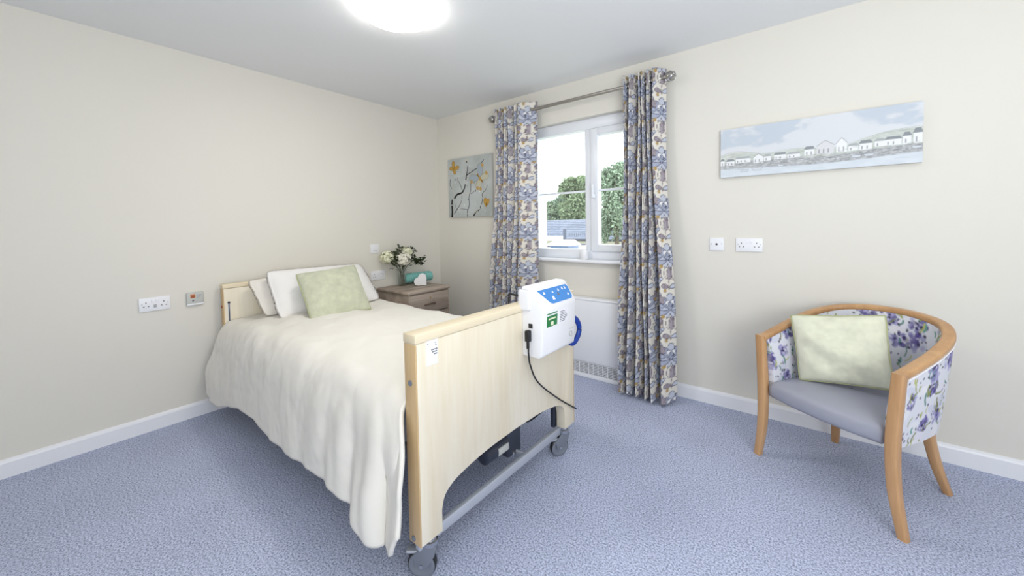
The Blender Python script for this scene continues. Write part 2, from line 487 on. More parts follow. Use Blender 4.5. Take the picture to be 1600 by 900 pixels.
o = wb('lever', MX1 + 0.020, MX1 + 0.038, FY0 - 0.058, FY0 - 0.042, 1.44, 1.55, bev=0.006); o.parent = hd
struct(box('trim_1', WX0 - 0.05, WX1 + 0.05, -0.045, 0.058, 0.916, 0.940, M_gloss, None, 0.008))['label'] = 'white window board under the window'

# ------------------------------------------------------------------ outside the window
CAMP = Vector((3.21143, -2.81775, 1.23737))
def at(px, py, Y):
    """point seen at a pixel of the photograph, at depth plane y = Y"""
    d = _f + _r * ((px - 800) / F_PX) - _u * ((py - CY_PX) / F_PX)
    return CAMP + d * ((Y - CAMP.y) / d.y)
M_slate = mat('grey_slate', (112, 118, 134), 0.7, var=0.15, vscale=3.0)
M_brick = mat('buff_render', (206, 200, 186), 0.8, var=0.06, vscale=3)
M_whitetrim = mat('white_fascia', (244, 244, 246), 0.4)
M_treeleaf = [mat('tree_leaf_a', (128, 144, 112), 0.7, var=0.35, vscale=3), mat('tree_leaf_b', (142, 156, 132), 0.7, var=0.35, vscale=3), mat('tree_leaf_c', (132, 150, 128), 0.7, var=0.35, vscale=3)]
M_bark = mat('bark', (110, 100, 88), 0.9)
M_tarmac = mat('garden_ground', (150, 158, 140), 0.9, var=0.1, vscale=1.0)
M_lead = mat('lead_flashing', (78, 86, 104), 0.6)
M_bluegl = mat('blue_glazing', (84, 110, 150), 0.2)
GZ = -3.0
struct(box('ground', -40, 20, 0.6, 60, GZ - 0.2, GZ, M_tarmac))

def leaf_cloud(name, blobs, n, size, m, parent, seed):
    rs = np.random.RandomState(seed); vol = np.array([b[3] * b[4] * b[5] for b in blobs]) ** (2 / 3); vol /= vol.sum()
    vs = []; cnt = 0
    which = rs.choice(len(blobs), n, p=vol)
    d = rs.normal(size=(n, 3)); d /= np.linalg.norm(d, axis=1)[:, None]
    rad = (0.35 + 0.95 * rs.rand(n) ** 0.9)[:, None]
    B = np.array(blobs)[which]
    C = B[:, :3] + d * rad * B[:, 3:6]
    a = rs.normal(size=(n, 3)); a /= np.linalg.norm(a, axis=1)[:, None]
    b = np.cross(a, rs.normal(size=(n, 3))); b /= np.linalg.norm(b, axis=1)[:, None]
    s = size * (0.6 + 0.8 * rs.rand(n))[:, None]
    Q = np.stack([C - a * s, C - b * s * 0.5, C + a * s, C + b * s * 0.5], 1).reshape(-1, 3)
    me = bpy.data.meshes.new(name); me.vertices.add(len(Q)); me.vertices.foreach_set('co', Q.reshape(-1).astype(np.float32))
    me.loops.add(n * 4); me.loops.foreach_set('vertex_index', np.arange(n * 4, dtype=np.int32))
    me.polygons.add(n); me.polygons.foreach_set('loop_start', np.arange(0, n * 4, 4, dtype=np.int32)); me.update(calc_edges=True)
    o = link_mesh(name, me, m, parent, False); o['kind'] = 'stuff'
    return o
def tree(px, py_top, py_bot, wpx, Y, mi, seed, label, n=9000, size=0.09):
    c = at(px, (py_top + py_bot) / 2, Y); top = at(px, py_top, Y).z; bot = at(px, py_bot, Y).z
    l = at(px - wpx / 2, py_bot, Y).x; r = at(px + wpx / 2, py_bot, Y).x
    rx = (r - l) / 2; t = empty('tree', (c.x, Y, GZ)); tag(t, label, 'tree', 'trees outside the window')
    zc = (top + bot) / 2 - GZ; rz = (top - bot) / 2
    rs = random.Random(seed); blobs = [(0, 0, zc, rx * 0.5, rx * 0.45, rz * 0.6)]
    for k in range(26):
        a = rs.uniform(0, 2 * PI); e = rs.uniform(-0.9, 1.2); q = rs.uniform(0.14, 0.34)
        blobs.append((math.cos(a) * rx * 0.75 * math.cos(e), math.sin(a) * rx * 0.45, zc + math.sin(e) * rz * 0.78, rx * q, rx * q, rz * q * 0.8))
    leaf_cloud('foliage', blobs, n, size, M_treeleaf[mi], t, seed)
    tube('trunk', [(0, 0, 0), (0.05, 0, zc * 0.5), (0, 0.03, zc), (0.04, 0, zc + rz * 0.5)], 0.14, M_bark, t, 8, [1, 0.8, 0.5, 0.2])
    for k in range(4):
        a = k * 1.7 + seed
        tube('branch', [(0, 0.02, zc * 0.8), (math.cos(a) * rx * 0.3, math.sin(a) * rx * 0.2, zc + rz * 0.1), (math.cos(a) * rx * 0.55, math.sin(a) * rx * 0.35, zc + rz * 0.45)], 0.06, M_bark, t, 6, [1, 0.7, 0.3])
tree(903, 272, 360, 62, 19.5, 0, 3, 'tall loose green tree rising behind the slate roof', 15000, 0.10)
tree(962, 246, 396, 66, 7.6, 2, 5, 'leafy tree seen through the right hand window pane', 15000, 0.05)
tree(848, 312, 360, 40, 19.0, 1, 8, 'low rounded pale tree at the left of the window view', 9000, 0.09)
tree(872, 306, 360, 40, 21.5, 2, 11, 'rounded pale tree between the low tree and the tall tree', 9000, 0.10)

# neighbouring slate roofed building
nb = empty('neighbour_building', (at(880, 372, 12.5).x, 12.5, GZ)); tag(nb, 'low neighbouring building with a grey slate roof outside the window', 'building')
e0 = at(820, 373, 12.5); e1 = at(945, 374, 12.5); zr = at(880, 344, 15.0).z; ze = e0.z
bx0, bx1 = e0.x - nb.location.x - 3, e1.x - nb.location.x + 1.5
box('wall', bx0, bx1, 0.25, 5.0, 0.0, ze - GZ, M_brick, nb)
nco = 11
for k in range(nco):
    y0 = 0.0 + 2.5 * k / nco; y1 = 0.0 + 2.5 * (k + 1) / nco + 0.05
    z0 = ze - GZ + (zr - ze) * k / nco; z1 = ze - GZ + (zr - ze) * (k + 1) / nco
    prism('slate_course', [(y0, z0), (y0, z0 + 0.035), (y1, z1 + 0.012), (y1, z1 - 0.01)], 0, bx0, bx1, M_slate, nb)
prism('far_slope', [(2.5, zr - GZ), (2.5, zr - GZ - 0.06), (5.2, ze - GZ - 0.06), (5.2, ze - GZ)], 0, bx0, bx1, M_slate, nb)
sweep('gutter', [(bx0, -0.06, ze - GZ - 0.02), (bx1, -0.06, ze - GZ - 0.02)], circ(0.06, 10), M_navy, nb)

# flat roofed extension with white fascia, glazed roof lantern, vent pipe and spikes
ext = empty('flat_roof_extension', (at(862, 390, 5.2).x, 5.2, GZ)); tag(ext, 'white edged flat roof extension just outside the window', 'building')
L0 = ext.location
def le(px, py, Y): q = at(px, py, Y); return (q.x - L0.x, q.y - L0.y, q.z - L0.z)
zr2 = at(882, 391, 4.9).z - GZ
box('wall', -2.6, 1.7, -1.8, 2.0, 0.0, zr2 - 0.05, M_brick, ext)
box('roof_deck', -2.7, 1.8, -1.9, 2.1, zr2 - 0.05, zr2, M_brick, ext, 0.01)
pz = at(862, 369, 7.3).z - GZ
box('parapet', -2.7, at(880, 372, 7.3).x - L0.x, 2.02, 2.14, pz - 0.14, pz, M_whitetrim, ext, 0.01)
for k in range(3):
    a = le(846 + 9 * k, 392 - 4 * k, 5.4)
    tube('roof_bar', [(a[0] - 0.5, a[1] - 0.2, zr2 + 0.03), (a[0] + 0.35, a[1] + 1.1, zr2 + 0.05)], 0.022, M_lead, ext, 6)
for k in range(26):
    x = -1.55 + k * 0.07
    bmk = tube('bird_spike', [(x, 2.08, pz), (x + 0.008, 2.07, pz + 0.10)], 0.006, M_lead, ext, 5)
vp = at(882, 358, 6.6)
vt = lathe('vent_pipe', [(0.0, zr2), (0.045, zr2), (0.045, vp.z - GZ), (0.0, vp.z - GZ)], M_lead, ext, 12, (vp.x - L0.x, vp.y - L0.y, 0))
lan = empty('roof_lantern', (at(882, 386, 4.9).x, 4.9, GZ + zr2)); tag(lan, 'white roof lantern with blue glazing on the flat roof outside', 'roof lantern')
lw = 0.24; lh = at(882, 375, 4.9).z - (GZ + zr2)
box('kerb', -lw, lw, -0.24, 0.24, 0.0, lh * 0.5, M_bluegl, lan, 0.004)
prism('cap', [(-lw - 0.05, lh * 0.5), (lw + 0.05, lh * 0.5), (lw * 0.45, lh), (-lw * 0.45, lh)], 1, -0.30, 0.30, M_whitetrim, lan, 0.004)
for s in (-1, 1):
    for k in range(4):
        x = s * (lw + 0.03 + 0.04 * k)
        tube('flashing_rib', [(s * (lw - 0.05 * k), -0.34, 0.012), (s * (lw + 0.16 - 0.06 * k), -0.75, 0.012)], 0.016, M_lead, lan, 5)

# ------------------------------------------------------------------ ceiling lamp
lamp = empty('ceiling_light', (1.484, -1.554, 2.4)); tag(lamp, 'round white dome ceiling light glowing on the ceiling', 'ceiling light')
lathe('base_ring', [(0.0, 0.0), (0.185, 0.0), (0.185, -0.02), (0.0, -0.02)], M_plate, lamp, 48)
mm = bpy.data.materials.new('lit_opal_diffuser'); mm.use_nodes = True
bb = mm.node_tree.nodes['Principled BSDF']; bb.inputs['Base Color'].default_value = (0.95, 0.95, 0.94, 1)
bb.inputs['Emission Color'].default_value = (1.0, 0.955, 0.89, 1); bb.inputs['Emission Strength'].default_value = 12.0
pr = [(0.192, -0.006), (0.2, -0.018)] + [(0.2 * math.cos(a), -0.02 - 0.055 * math.sin(a)) for a in np.linspace(0.05, PI / 2, 14)]
pr[-1] = (0.0, -0.075)
lathe('diffuser', pr, mm, lamp, 64, ang=80)
ll = bpy.data.lights.new('lamp_glow', 'AREA'); ll.shape = 'DISK'; ll.size = 0.30; ll.energy = 5.0; ll.color = (1.0, 0.95, 0.87)
lo = bpy.data.objects.new('lamp_glow', ll); COL.objects.link(lo); lo.parent = lamp; lo.location = (0, 0, -0.079)

# ------------------------------------------------------------------ curtain pole and curtains
PZ, PY = 2.222, -0.09
pole = empty('curtain_pole', (1.675, PY, PZ)); tag(pole, 'brushed nickel curtain pole with ball finials above the window', 'curtain pole')
tube('rod', [(-0.77, 0, 0), (0.77, 0, 0)], 0.0135, M_nickel, pole, 20)
for s in (-1, 1):
    f = lathe('finial', [(0.0, 0.0), (0.016, 0.0), (0.019, 0.008), (0.019, 0.03), (0.013, 0.036), (0.011, 0.05), (0.016, 0.056), (0.016, 0.062), (0.010, 0.066)] +
              [(0.034 * math.sin(a), 0.094 - 0.034 * math.cos(a)) for a in np.linspace(0.35, PI, 14)], M_nickel, pole, 24, (0, 0, 0), 'x')
    if s < 0: f.scale = (-1, 1, 1)
    f.location = (s * 0.70, 0, 0)
    for k in range(5):
        a0 = k * 2 * PI / 5
        pts = [(s * (0.70 + 0.094 - 0.0345 * math.cos(t)), 0.0345 * math.sin(t) * math.cos(a0 + 1.2 * t), 0.0345 * math.sin(t) * math.sin(a0 + 1.2 * t)) for t in np.linspace(0.4, PI - 0.15, 12)]
        w = tube('cage_wire', pts, 0.003, M_steel, None, 6); w.parent = f
        w.matrix_parent_inverse = (Matrix.Translation(f.location) @ Matrix.Diagonal((f.scale[0], 1, 1, 1))).inverted()
for x in (-0.66, 0.655):
    br = tube('bracket', [(x, 0.0, 0.0), (x, 0.05, 0.0), (x, 0.088, 0.0)], 0.010, M_nickel, pole, 12)
    o = lathe('wall_rose', [(0.0, 0.075), (0.026, 0.075), (0.028, 0.088), (0.0, 0.088)], M_nickel, None, 20, (x, 0, 0), 'y'); o.parent = br
M_curtain = mat_attr('printed_curtain_cotton', 0.85, 0.2, 700)

CU, CV = 0.32, 0.332
ct = Paint(CU, CV, 0.0016, (226, 221, 212), True)
OUT, LAV, LAV2, WHT, TAU, TAUD, OCH, STEM = (80, 84, 108), (170, 176, 196), (196, 200, 213), (236, 235, 236), (170, 161, 168), (104, 94, 106), (184, 154, 96), (122, 108, 112)
def petal(P, cx, cy, ang, L, wd, c, o=OUT, ow=0.0046):
    ca, sa = math.cos(ang), math.sin(ang)
    pts = []
    for t in np.linspace(0, 2 * PI, 22, endpoint=False):
        a = (0.5 - 0.5 * math.cos(t)) * L; b = wd * math.sin(t) * (0.55 + 0.45 * (a / L))
        pts.append((cx + a * ca - b * sa, cy + a * sa + b * ca))
    P.poly(pts, c); P.line(pts + [pts[0]], ow, o)
def lotus(P, cx, cy, s, c1=LAV, c2=LAV2):
    for a in (-65, 245): petal(P, cx, cy, math.radians(a), 0.055 * s, 0.017 * s, c2)
    for a in (-20, 200): petal(P, cx, cy, math.radians(a), 0.078 * s, 0.022 * s, c1)
    for a in (15, 165): petal(P, cx, cy, math.radians(a), 0.080 * s, 0.025 * s, c2)
    for a in (48, 132): petal(P, cx, cy, math.radians(a), 0.084 * s, 0.026 * s, c1)
    petal(P, cx, cy, math.radians(90), 0.086 * s, 0.030 * s, c2)
    petal(P, cx, cy + 0.004, math.radians(62), 0.050 * s, 0.018 * s, WHT); petal(P, cx, cy + 0.004, math.radians(118), 0.050 * s, 0.018 * s, WHT)
    petal(P, cx, cy - 0.012, math.radians(90), 0.046 * s, 0.020 * s, c1)
    for k in (-1, 0, 1): P.line([(cx + k * 0.008, cy + 0.01), (cx + k * 0.013, cy + 0.034)], 0.0018, OUT)
def pod(P, cx, cy, ang, L, wd):
    petal(P, cx, cy, ang, L, wd, TAU, TAUD)
    ca, sa = math.cos(ang), math.sin(ang)
    for k in (-0.45, -0.15, 0.15, 0.45):
        P.line([(cx + ca * L * 0.12 - sa * k * wd * 0.4, cy + sa * L * 0.12 + ca * k * wd * 0.4), (cx + ca * L * 0.82 - sa * k * wd, cy + sa * L * 0.82 + ca * k * wd)], 0.0016, TAUD, 0.8)
def arc(P, cx, cy, r, a0, a1, wd, c):
    P.line([(cx + r * math.cos(math.radians(a)), cy + r * math.sin(math.radians(a))) for a in np.linspace(a0, a1, 14)], wd, c)
for (x, y, s) in ((0.085, 0.05, 1.0), (0.245, 0.216, 1.0)):
    ct.line([(x, y - 0.02), (x + 0.02, y - 0.06), (x - 0.015, y - 0.11), (x + 0.05, y - 0.15)], 0.0040, STEM)
    ct.line(cr([(x + 0.08, y - 0.16), (x + 0.095, y - 0.10), (x + 0.07, y - 0.05), (x + 0.085, y + 0.02), (x + 0.065, y + 0.09)], 6), 0.0040, STEM)
    ct.line(cr([(x - 0.08, y - 0.16), (x - 0.06, y - 0.10), (x - 0.085, y - 0.04), (x - 0.07, y + 0.03)], 6), 0.0034, STEM)
    arc(ct, x + 0.012, y - 0.094, 0.052, -60, 240, 0.0040, STEM)
    pod(ct, x + 0.014, y - 0.048, math.radians(-97), 0.092, 0.031)
    pod(ct, x + 0.078, y - 0.075, math.radians(-60), 0.062, 0.021)
    pod(ct, x - 0.064, y - 0.070, math.radians(230), 0.056, 0.020)
    pod(ct, x + 0.070, y + 0.060, math.radians(75), 0.052, 0.019)
    petal(ct, x - 0.072, y + 0.062, math.radians(110), 0.055, 0.019, LAV2)
    petal(ct, x + 0.062, y - 0.135, math.radians(-20), 0.05, 0.017, LAV)
    petal(ct, x - 0.050, y - 0.128, math.radians(200), 0.045, 0.016, LAV2)
    pod(ct, x - 0.006, y + 0.142, math.radians(165), 0.058, 0.019)
    petal(ct, x + 0.002, y + 0.140, math.radians(15), 0.058, 0.018, LAV2)
    ct.line(cr([(x - 0.002, y + 0.185), (x - 0.004, y + 0.155), (x, y + 0.125)], 5), 0.004, STEM)
    lotus(ct, x, y, s * 1.18)
    for dx, dy, r in ((-0.058, -0.050, 0.0120), (0.060, -0.046, 0.0100), (-0.036, 0.122, 0.0110), (-0.082, -0.115, 0.0100)):
        ct.ell(x + dx, y + dy, r, r, OCH); ct.ell(x + dx, y + dy, r, r, (138, 112, 72), ring=0.0022)

def fold_plan(ridges, end, yr, yv):
    pts = []
    for i, r in enumerate(ridges):
        pts.append((r, yr))
        nx = ridges[i + 1] if i + 1 < len(ridges) else None
        if nx is not None: pts.append((r + 0.62 * (nx - r), yv))
    pts.append(end)
    return cr(pts, 15)
def curtain(name, label, top_r, top_end, bot_r, bot_end, ytop, ybot, zb, seed):
    A = fold_plan(top_r, top_end, *ytop); B = fold_plan(bot_r, bot_end, *ybot)
    lead = np.array([[A[0][0] - 0.012, A[0][1] + 0.05]]); A = np.vstack([cr([lead[0], A[0]], 6)[:-1], A])
    lead = np.array([[B[0][0] - 0.02, B[0][1] + 0.07]]); B = np.vstack([cr([lead[0], B[0]], 6)[:-1], B])
    n = len(A); root = empty(name, (float(A[:, 0].mean()), PY, 0.0))
    tag(root, label, 'curtain', 'window curtains')
    zt = 2.285; nv = 440; z = np.linspace(zb, zt, nv)
    w = sstep(0.1, 1.0, (zt - z) / (zt - zb))[None, :, None] * 0.9 + 0.1 * ((zt - z) / (zt - zb))[None, :, None]
    P2 = A[:, None, :] * (1 - w) + B[:, None, :] * w
    P = np.zeros((n, nv, 3)); P[..., :2] = P2; P[..., 2] = z[None]
    s = np.linspace(0, 1, n)[:, None]
    P[..., 1] += 0.010 * np.sin(s * 19 + z[None] * 3.1 + seed) * w[..., 0] - 0.004
    P[..., 0] += 0.006 * np.sin(z[None] * 4.2 + s * 9 + seed)
    P[..., 2] += (0.012 * np.sin(s * 31 + seed)) * sstep(0.9, 1.0, w[..., 0]) * (z[None] < 0.4)
    P[:, -1, 2] += 0.004
    dl = np.hypot(*np.diff((A + B) / 2, axis=0).T); u = np.concatenate([[0], np.cumsum(dl)])[:, None] * np.ones((1, nv))
    col = ct.sample(u + 0.05 * seed, np.broadcast_to(z[None], u.shape) + 0.06)
    P[..., 0] -= root.location.x; P[..., 1] -= PY
    o = grid('cloth', P, M_curtain, root, col); solidify(o, 0.0025, 0)
    ys = A[:, 1] - PY
    for i in range(6, n - 1):
        if (ys[i] < 0) != (ys[i + 1] < 0):
            bm = bmesh.new(); nm = 20; k = 8; vs = []
            for a in range(nm):
                for b in range(k):
                    R = 0.0215 + 0.0045 * math.cos(2 * PI * b / k)
                    vs.append(bm.verts.new((0.004 * math.sin(2 * PI * b / k), R * math.cos(2 * PI * a / nm), R * math.sin(2 * PI * a / nm))))
            for a in range(nm):
                for b in range(k): bm.faces.new((vs[a * k + b], vs[((a + 1) % nm) * k + b], vs[((a + 1) % nm) * k + (b + 1) % k], vs[a * k + (b + 1) % k]))
            e = from_bm('eyelet', bm, M_steel, root, True); e.location = (A[i, 0] - root.location.x, 0, PZ)
            t = A[i + 1] - A[i]; e.rotation_euler = (0, 0, math.atan2(t[1], t[0]) + PI / 2)
    return root
curtain('curtain', 'floral printed eyelet curtain at the left of the window beside the butterfly picture',
        [0.96, 1.00, 1.055, 1.10, 1.18, 1.22], (1.372, -0.066), [0.88, 0.945, 1.04, 1.09, 1.15, 1.215], (1.38, -0.115),
        (-0.137, -0.045), (-0.20, -0.105), 0.02, 1)
curtain('curtain', 'floral printed eyelet curtain at the right of the window reaching the carpet',
        [2.165, 2.20, 2.265, 2.29, 2.33, 2.365], (2.43, -0.055), [2.155, 2.225, 2.285, 2.34, 2.385, 2.46], (2.53, -0.150),
        (-0.135, -0.045), (-0.262, -0.135), 0.02, 2)

# ------------------------------------------------------------------ radiator under the window
rad = empty('radiator', (1.30, 0.0, 0.0)); tag(rad, 'white low surface radiator cover with bottom grille under the window', 'radiator')
box('case', 0.0, 1.0, -0.088, -0.017, 0.012, 0.632, M_gloss, rad, 0.006)
box('front_panel', 0.004, 0.996, -0.098, -0.089, 0.128, 0.622, M_gloss, rad, 0.004)
box('top_rim', -0.002, 1.002, -0.100, -0.017, 0.622, 0.640, M_gloss, rad, 0.005)
gr = box('grille_back', 0.01, 0.99, -0.0905, -0.0875, 0.03, 0.122, M_dark, rad)
for k in range(8):
    z = 0.032 + k * 0.0125
    box('grille_slat', 0.01, 0.99, -0.097, -0.090, z, z + 0.0058, M_gloss, rad)
for k in range(25):
    x = 0.012 + k * 0.0405
    box('grille_rib', x, x + 0.005, -0.0965, -0.090, 0.03, 0.126, M_gloss, rad)
box('bottom_flange', 0.0, 1.0, -0.100, -0.017, 0.001, 0.030, M_gloss, rad, 0.003)

# ------------------------------------------------------------------ pictures
M_canvas = mat_attr('painted_canvas', 0.75, 0.25, 600, 0.0008)
M_canvas_side = mat('canvas_side', (206, 206, 204), 0.8)
def canvas(name, label, x0, z0, w, h, P, nx, nz):
    root = empty(name, (x0 + w / 2, 0, z0)); tag(root, label, 'picture')
    box('stretcher', -w / 2, w / 2, -0.0295, -0.002, 0, h, M_canvas_side, root, 0.002)
    X, Z = np.meshgrid(np.linspace(0, w, nx), np.linspace(0, h, nz), indexing='ij')
    G = np.stack([X - w / 2, np.full_like(X, -0.0300), Z], -1)
    grid('painted_face', G, M_canvas, root, P.sample(X, Z))
    return root
# harbour village
pw, ph = 0.902, 0.305
P = Paint(pw, ph, 0.0012, (200, 208, 218))
yy, xx = np.mgrid[0:P.ny, 0:P.nx] * P.res
n1 = fbm(xx * 7, yy * 14, 5, 4); up = sstep(0.1, 0.3, yy)
k = sstep(0.40, 0.56, n1 + 0.16 * (1 - up))[..., None]
P.a[:] = P.a * (1 - k) + lin((222, 224, 228)) * k
hill = 0.125 + 0.030 * xx / pw + 0.018 * np.sin(xx * 7 + 1) + 0.010 * np.sin(xx * 19)
hill += 0.02 * sstep(0.5, 0.9, xx)
k = np.clip((hill - yy) / 0.003, 0, 1)[..., None]; hc = lin((206, 210, 204)) + (fbm(xx * 30, yy * 60, 9)[..., None] - 0.45) * 0.25
P.a[:] = P.a * (1 - k) + hc * k
for j in range(5):
    xs = np.linspace(0, pw, 60); off = -0.012 * j
    hz = 0.125 + 0.030 * xs / pw + 0.018 * np.sin(xs * 7 + 1) + 0.010 * np.sin(xs * 19) + 0.02 * sstep(0.5, 0.9, xs) + off + 0.004 * np.sin(xs * 23 + j * 2)
    P.line(np.stack([xs, hz], -1), 0.0016, (150, 158, 152), 0.55)
q = np.clip((0.088 + 0.01 * np.sin(xx * 9) - yy) / 0.004, 0, 1)[..., None]
P.a[:] = P.a * (1 - q) + (lin((188, 190, 192)) + (fbm(xx * 90, yy * 160, 2)[..., None] - 0.5) * 0.5) * q
q = np.clip((0.045 + 0.012 * np.sin(xx * 5 + 2) + 0.012 * xx - yy) / 0.006, 0, 1)[..., None]
P.a[:] = P.a * (1 - q) + (lin((216, 223, 230)) + (fbm(xx * 20, yy * 70, 4)[..., None] - 0.45) * 0.12) * q
rs = random.Random(4)
def house(x, y, w, h, roof, gable=False, wall=(238, 239, 240)):
    P.poly([(x, y), (x + w, y), (x + w, y + h), (x, y + h)], wall)
    if gable:
        P.poly([(x - 0.002, y + h), (x + w + 0.002, y + h), (x + w * 0.5, y + h * 1.65)], wall)
        P.line([(x - 0.002, y + h), (x + w * 0.5, y + h * 1.65), (x + w + 0.002, y + h)], 0.002, (130, 134, 140))
    else:
        P.poly([(x - 0.003, y + h), (x + w + 0.003, y + h), (x + w - 0.006, y + h * 1.5), (x + 0.006, y + h * 1.5)], roof)
    for j in range(max(1, int(w / 0.022))):
        P.poly([(x + 0.008 + j * 0.02, y + h * 0.1), (x + 0.013 + j * 0.02, y + h * 0.1), (x + 0.013 + j * 0.02, y + h * 0.62), (x + 0.008 + j * 0.02, y + h * 0.62)], (110, 112, 120), 0.7)
RG, RL = (146, 151, 155), (176, 180, 182)
for a in ((0.0, 0.075, 0.022, 0.03, RG), (0.033, 0.072, 0.045, 0.028, RG), (0.085, 0.085, 0.08, 0.025, RL), (0.235, 0.083, 0.035, 0.026, RL), (0.285, 0.085, 0.06, 0.026, RG), (0.35, 0.085, 0.06, 0.022, RL),
          (0.43, 0.09, 0.045, 0.034, RG), (0.62, 0.092, 0.04, 0.026, RL), (0.665, 0.09, 0.05, 0.034, RG), (0.725, 0.1, 0.04, 0.028, RL), (0.765, 0.1, 0.06, 0.03, RG), (0.83, 0.1, 0.03, 0.04, RG), (0.868, 0.1, 0.032, 0.05, RG)):
    house(*a)
house(0.18, 0.075, 0.052, 0.034, RL, True); house(0.485, 0.09, 0.075, 0.045, RL, True, (222, 222, 224)); house(0.57, 0.09, 0.045, 0.048, RL, True)
for j in range(420):
    x = rs.uniform(0, pw); y = 0.066 + rs.gauss(0, 0.012) + 0.012 * x
    P.line([(x, y), (x + rs.uniform(0.006, 0.03), y + rs.uniform(-0.002, 0.002))], 0.0016, rs.choice([(120, 122, 126), (150, 152, 152), (222, 224, 226), (98, 100, 104)]), 0.6)
for x, y, s in ((0.11, 0.042, 1.0), (0.17, 0.048, 1.3), (0.30, 0.052, 0.8), (0.63, 0.066, 1.0), (0.68, 0.068, 1.0), (0.86, 0.085, 0.9)):
    P.poly([(x, y), (x + 0.045 * s, y), (x + 0.038 * s, y - 0.013 * s), (x + 0.008 * s, y - 0.013 * s)], (214, 218, 224)); P.line([(x, y), (x + 0.045 * s, y), (x + 0.038 * s, y - 0.013 * s), (x + 0.008 * s, y - 0.013 * s), (x, y)], 0.0016, (120, 124, 132), 0.8)
P.line([(0.80, 0.030), (0.85, 0.031)], 0.0012, (140, 142, 150), 0.6)
canvas('canvas_picture', 'long pale canvas of white harbour cottages on the right wall', 2.763, 1.514, pw, ph, P, 452, 154)

# branches and butterflies
P = Paint(0.61, 0.606, 0.0016, (186, 191, 190))
yy, xx = np.mgrid[0:P.ny, 0:P.nx] * P.res
P.a += ((fbm(xx * 9, yy * 9, 7, 4) - 0.45) * 0.22)[..., None] * np.array([1, 1, 1.05])
q = (sstep(0.25, 0.42, 0.5 - np.hypot(xx - 0.28, (yy - 0.2) * 0.9)) * 0.35)[..., None]; P.a[:] = P.a * (1 - q) + lin((212, 216, 218)) * q
BK = (38, 36, 38)
def br(pts, w0, w1): P.line(cr(pts, 8), w0 * 1.35, BK, 1, w1 * 1.35)
br([(0.045, 0.0), (0.05, 0.07), (0.045, 0.13), (0.05, 0.18)], 0.020, 0.013)
br([(0.09, 0.20), (0.13, 0.235), (0.20, 0.25), (0.235, 0.29), (0.25, 0.33)], 0.016, 0.009)
br([(0.26, 0.38), (0.27, 0.42), (0.285, 0.47), (0.29, 0.51)], 0.011, 0.006)
br([(0.27, 0.42), (0.34, 0.45), (0.42, 0.48), (0.47, 0.52), (0.51, 0.55)], 0.007, 0.004)
br([(0.21, 0.26), (0.18, 0.33), (0.14, 0.39), (0.16, 0.42)], 0.005, 0.003)
br([(0.08, 0.04), (0.11, 0.07), (0.16, 0.12), (0.19, 0.17), (0.20, 0.22)], 0.007, 0.003)
br([(0.27, 0.0), (0.275, 0.06), (0.30, 0.12), (0.30, 0.2), (0.325, 0.27), (0.33, 0.35), (0.36, 0.38)], 0.007, 0.004)
br([(0.36, 0.01), (0.39, 0.04), (0.44, 0.07), (0.455, 0.1)], 0.012, 0.005)
br([(0.47, 0.12), (0.485, 0.18), (0.48, 0.22), (0.53, 0.26), (0.55, 0.3)], 0.005, 0.003)
br([(0.33, 0.23), (0.37, 0.25), (0.40, 0.27)], 0.004, 0.002); br([(0.28, 0.07), (0.22, 0.08), (0.17, 0.085)], 0.004, 0.002)
br([(0.11, 0.14), (0.10, 0.11), (0.12, 0.08)], 0.004, 0.002); br([(0.03, 0.40), (0.025, 0.34), (0.05, 0.30)], 0.005, 0.003)
rs = random.Random(9)
for j in range(70):
    x, y = rs.uniform(0.03, 0.56), rs.uniform(0.03, 0.56)
    P.ell(x, y, rs.uniform(0.003, 0.008), rs.uniform(0.003, 0.006), rs.choice([(226, 228, 226), (232, 230, 214), (70, 68, 70), (214, 206, 170), (238, 236, 232)]), rs.uniform(0, 3))
GO, GOD, PB = (196, 156, 78), (156, 116, 52), (166, 178, 188)
def butterfly(cx, cy, s, rot, c1, c2, edge):
    for a, L, wd, c in ((rot + 0.75, 0.085, 0.026, c1), (rot - 0.75, 0.085, 0.026, c1), (rot + 2.1, 0.065, 0.024, c2), (rot - 2.1, 0.065, 0.024, c2)):
        petal(P, cx, cy, a, L * s, wd * s, c, edge, 0.004)
    P.line([(cx - 0.03 * s * math.cos(rot), cy - 0.03 * s * math.sin(rot)), (cx + 0.03 * s * math.cos(rot), cy + 0.03 * s * math.sin(rot))], 0.009 * s, GOD)
butterfly(0.085, 0.505, 0.95, 0.9, GO, GO, GOD)
butterfly(0.455, 0.375, 1.75, 2.3, PB, (198, 196, 176), (150, 140, 110))
for x, y in ((0.34, 0.35), (0.455, 0.37), (0.54, 0.42), (0.49, 0.5), (0.42, 0.28), (0.46, 0.27)): P.ell(x, y, 0.016, 0.02, GO, 0.3, 0.85)
petal(P, 0.53, 0.09, math.radians(100), 0.09, 0.028, GO, GOD, 0.004); petal(P, 0.545, 0.11, math.radians(75), 0.06, 0.02, GO, GOD, 0.004)
P.ell(0.535, 0.115, 0.008, 0.02, (90, 70, 30)); P.ell(0.275, 0.555, 0.008, 0.012, BK); P.ell(0.275, 0.575, 0.01, 0.008, (222, 206, 150))
canvas('canvas_picture', 'square grey canvas of dark branches and gold butterflies beside the left curtain', 0.197, 1.326, 0.61, 0.606, P, 300, 300)

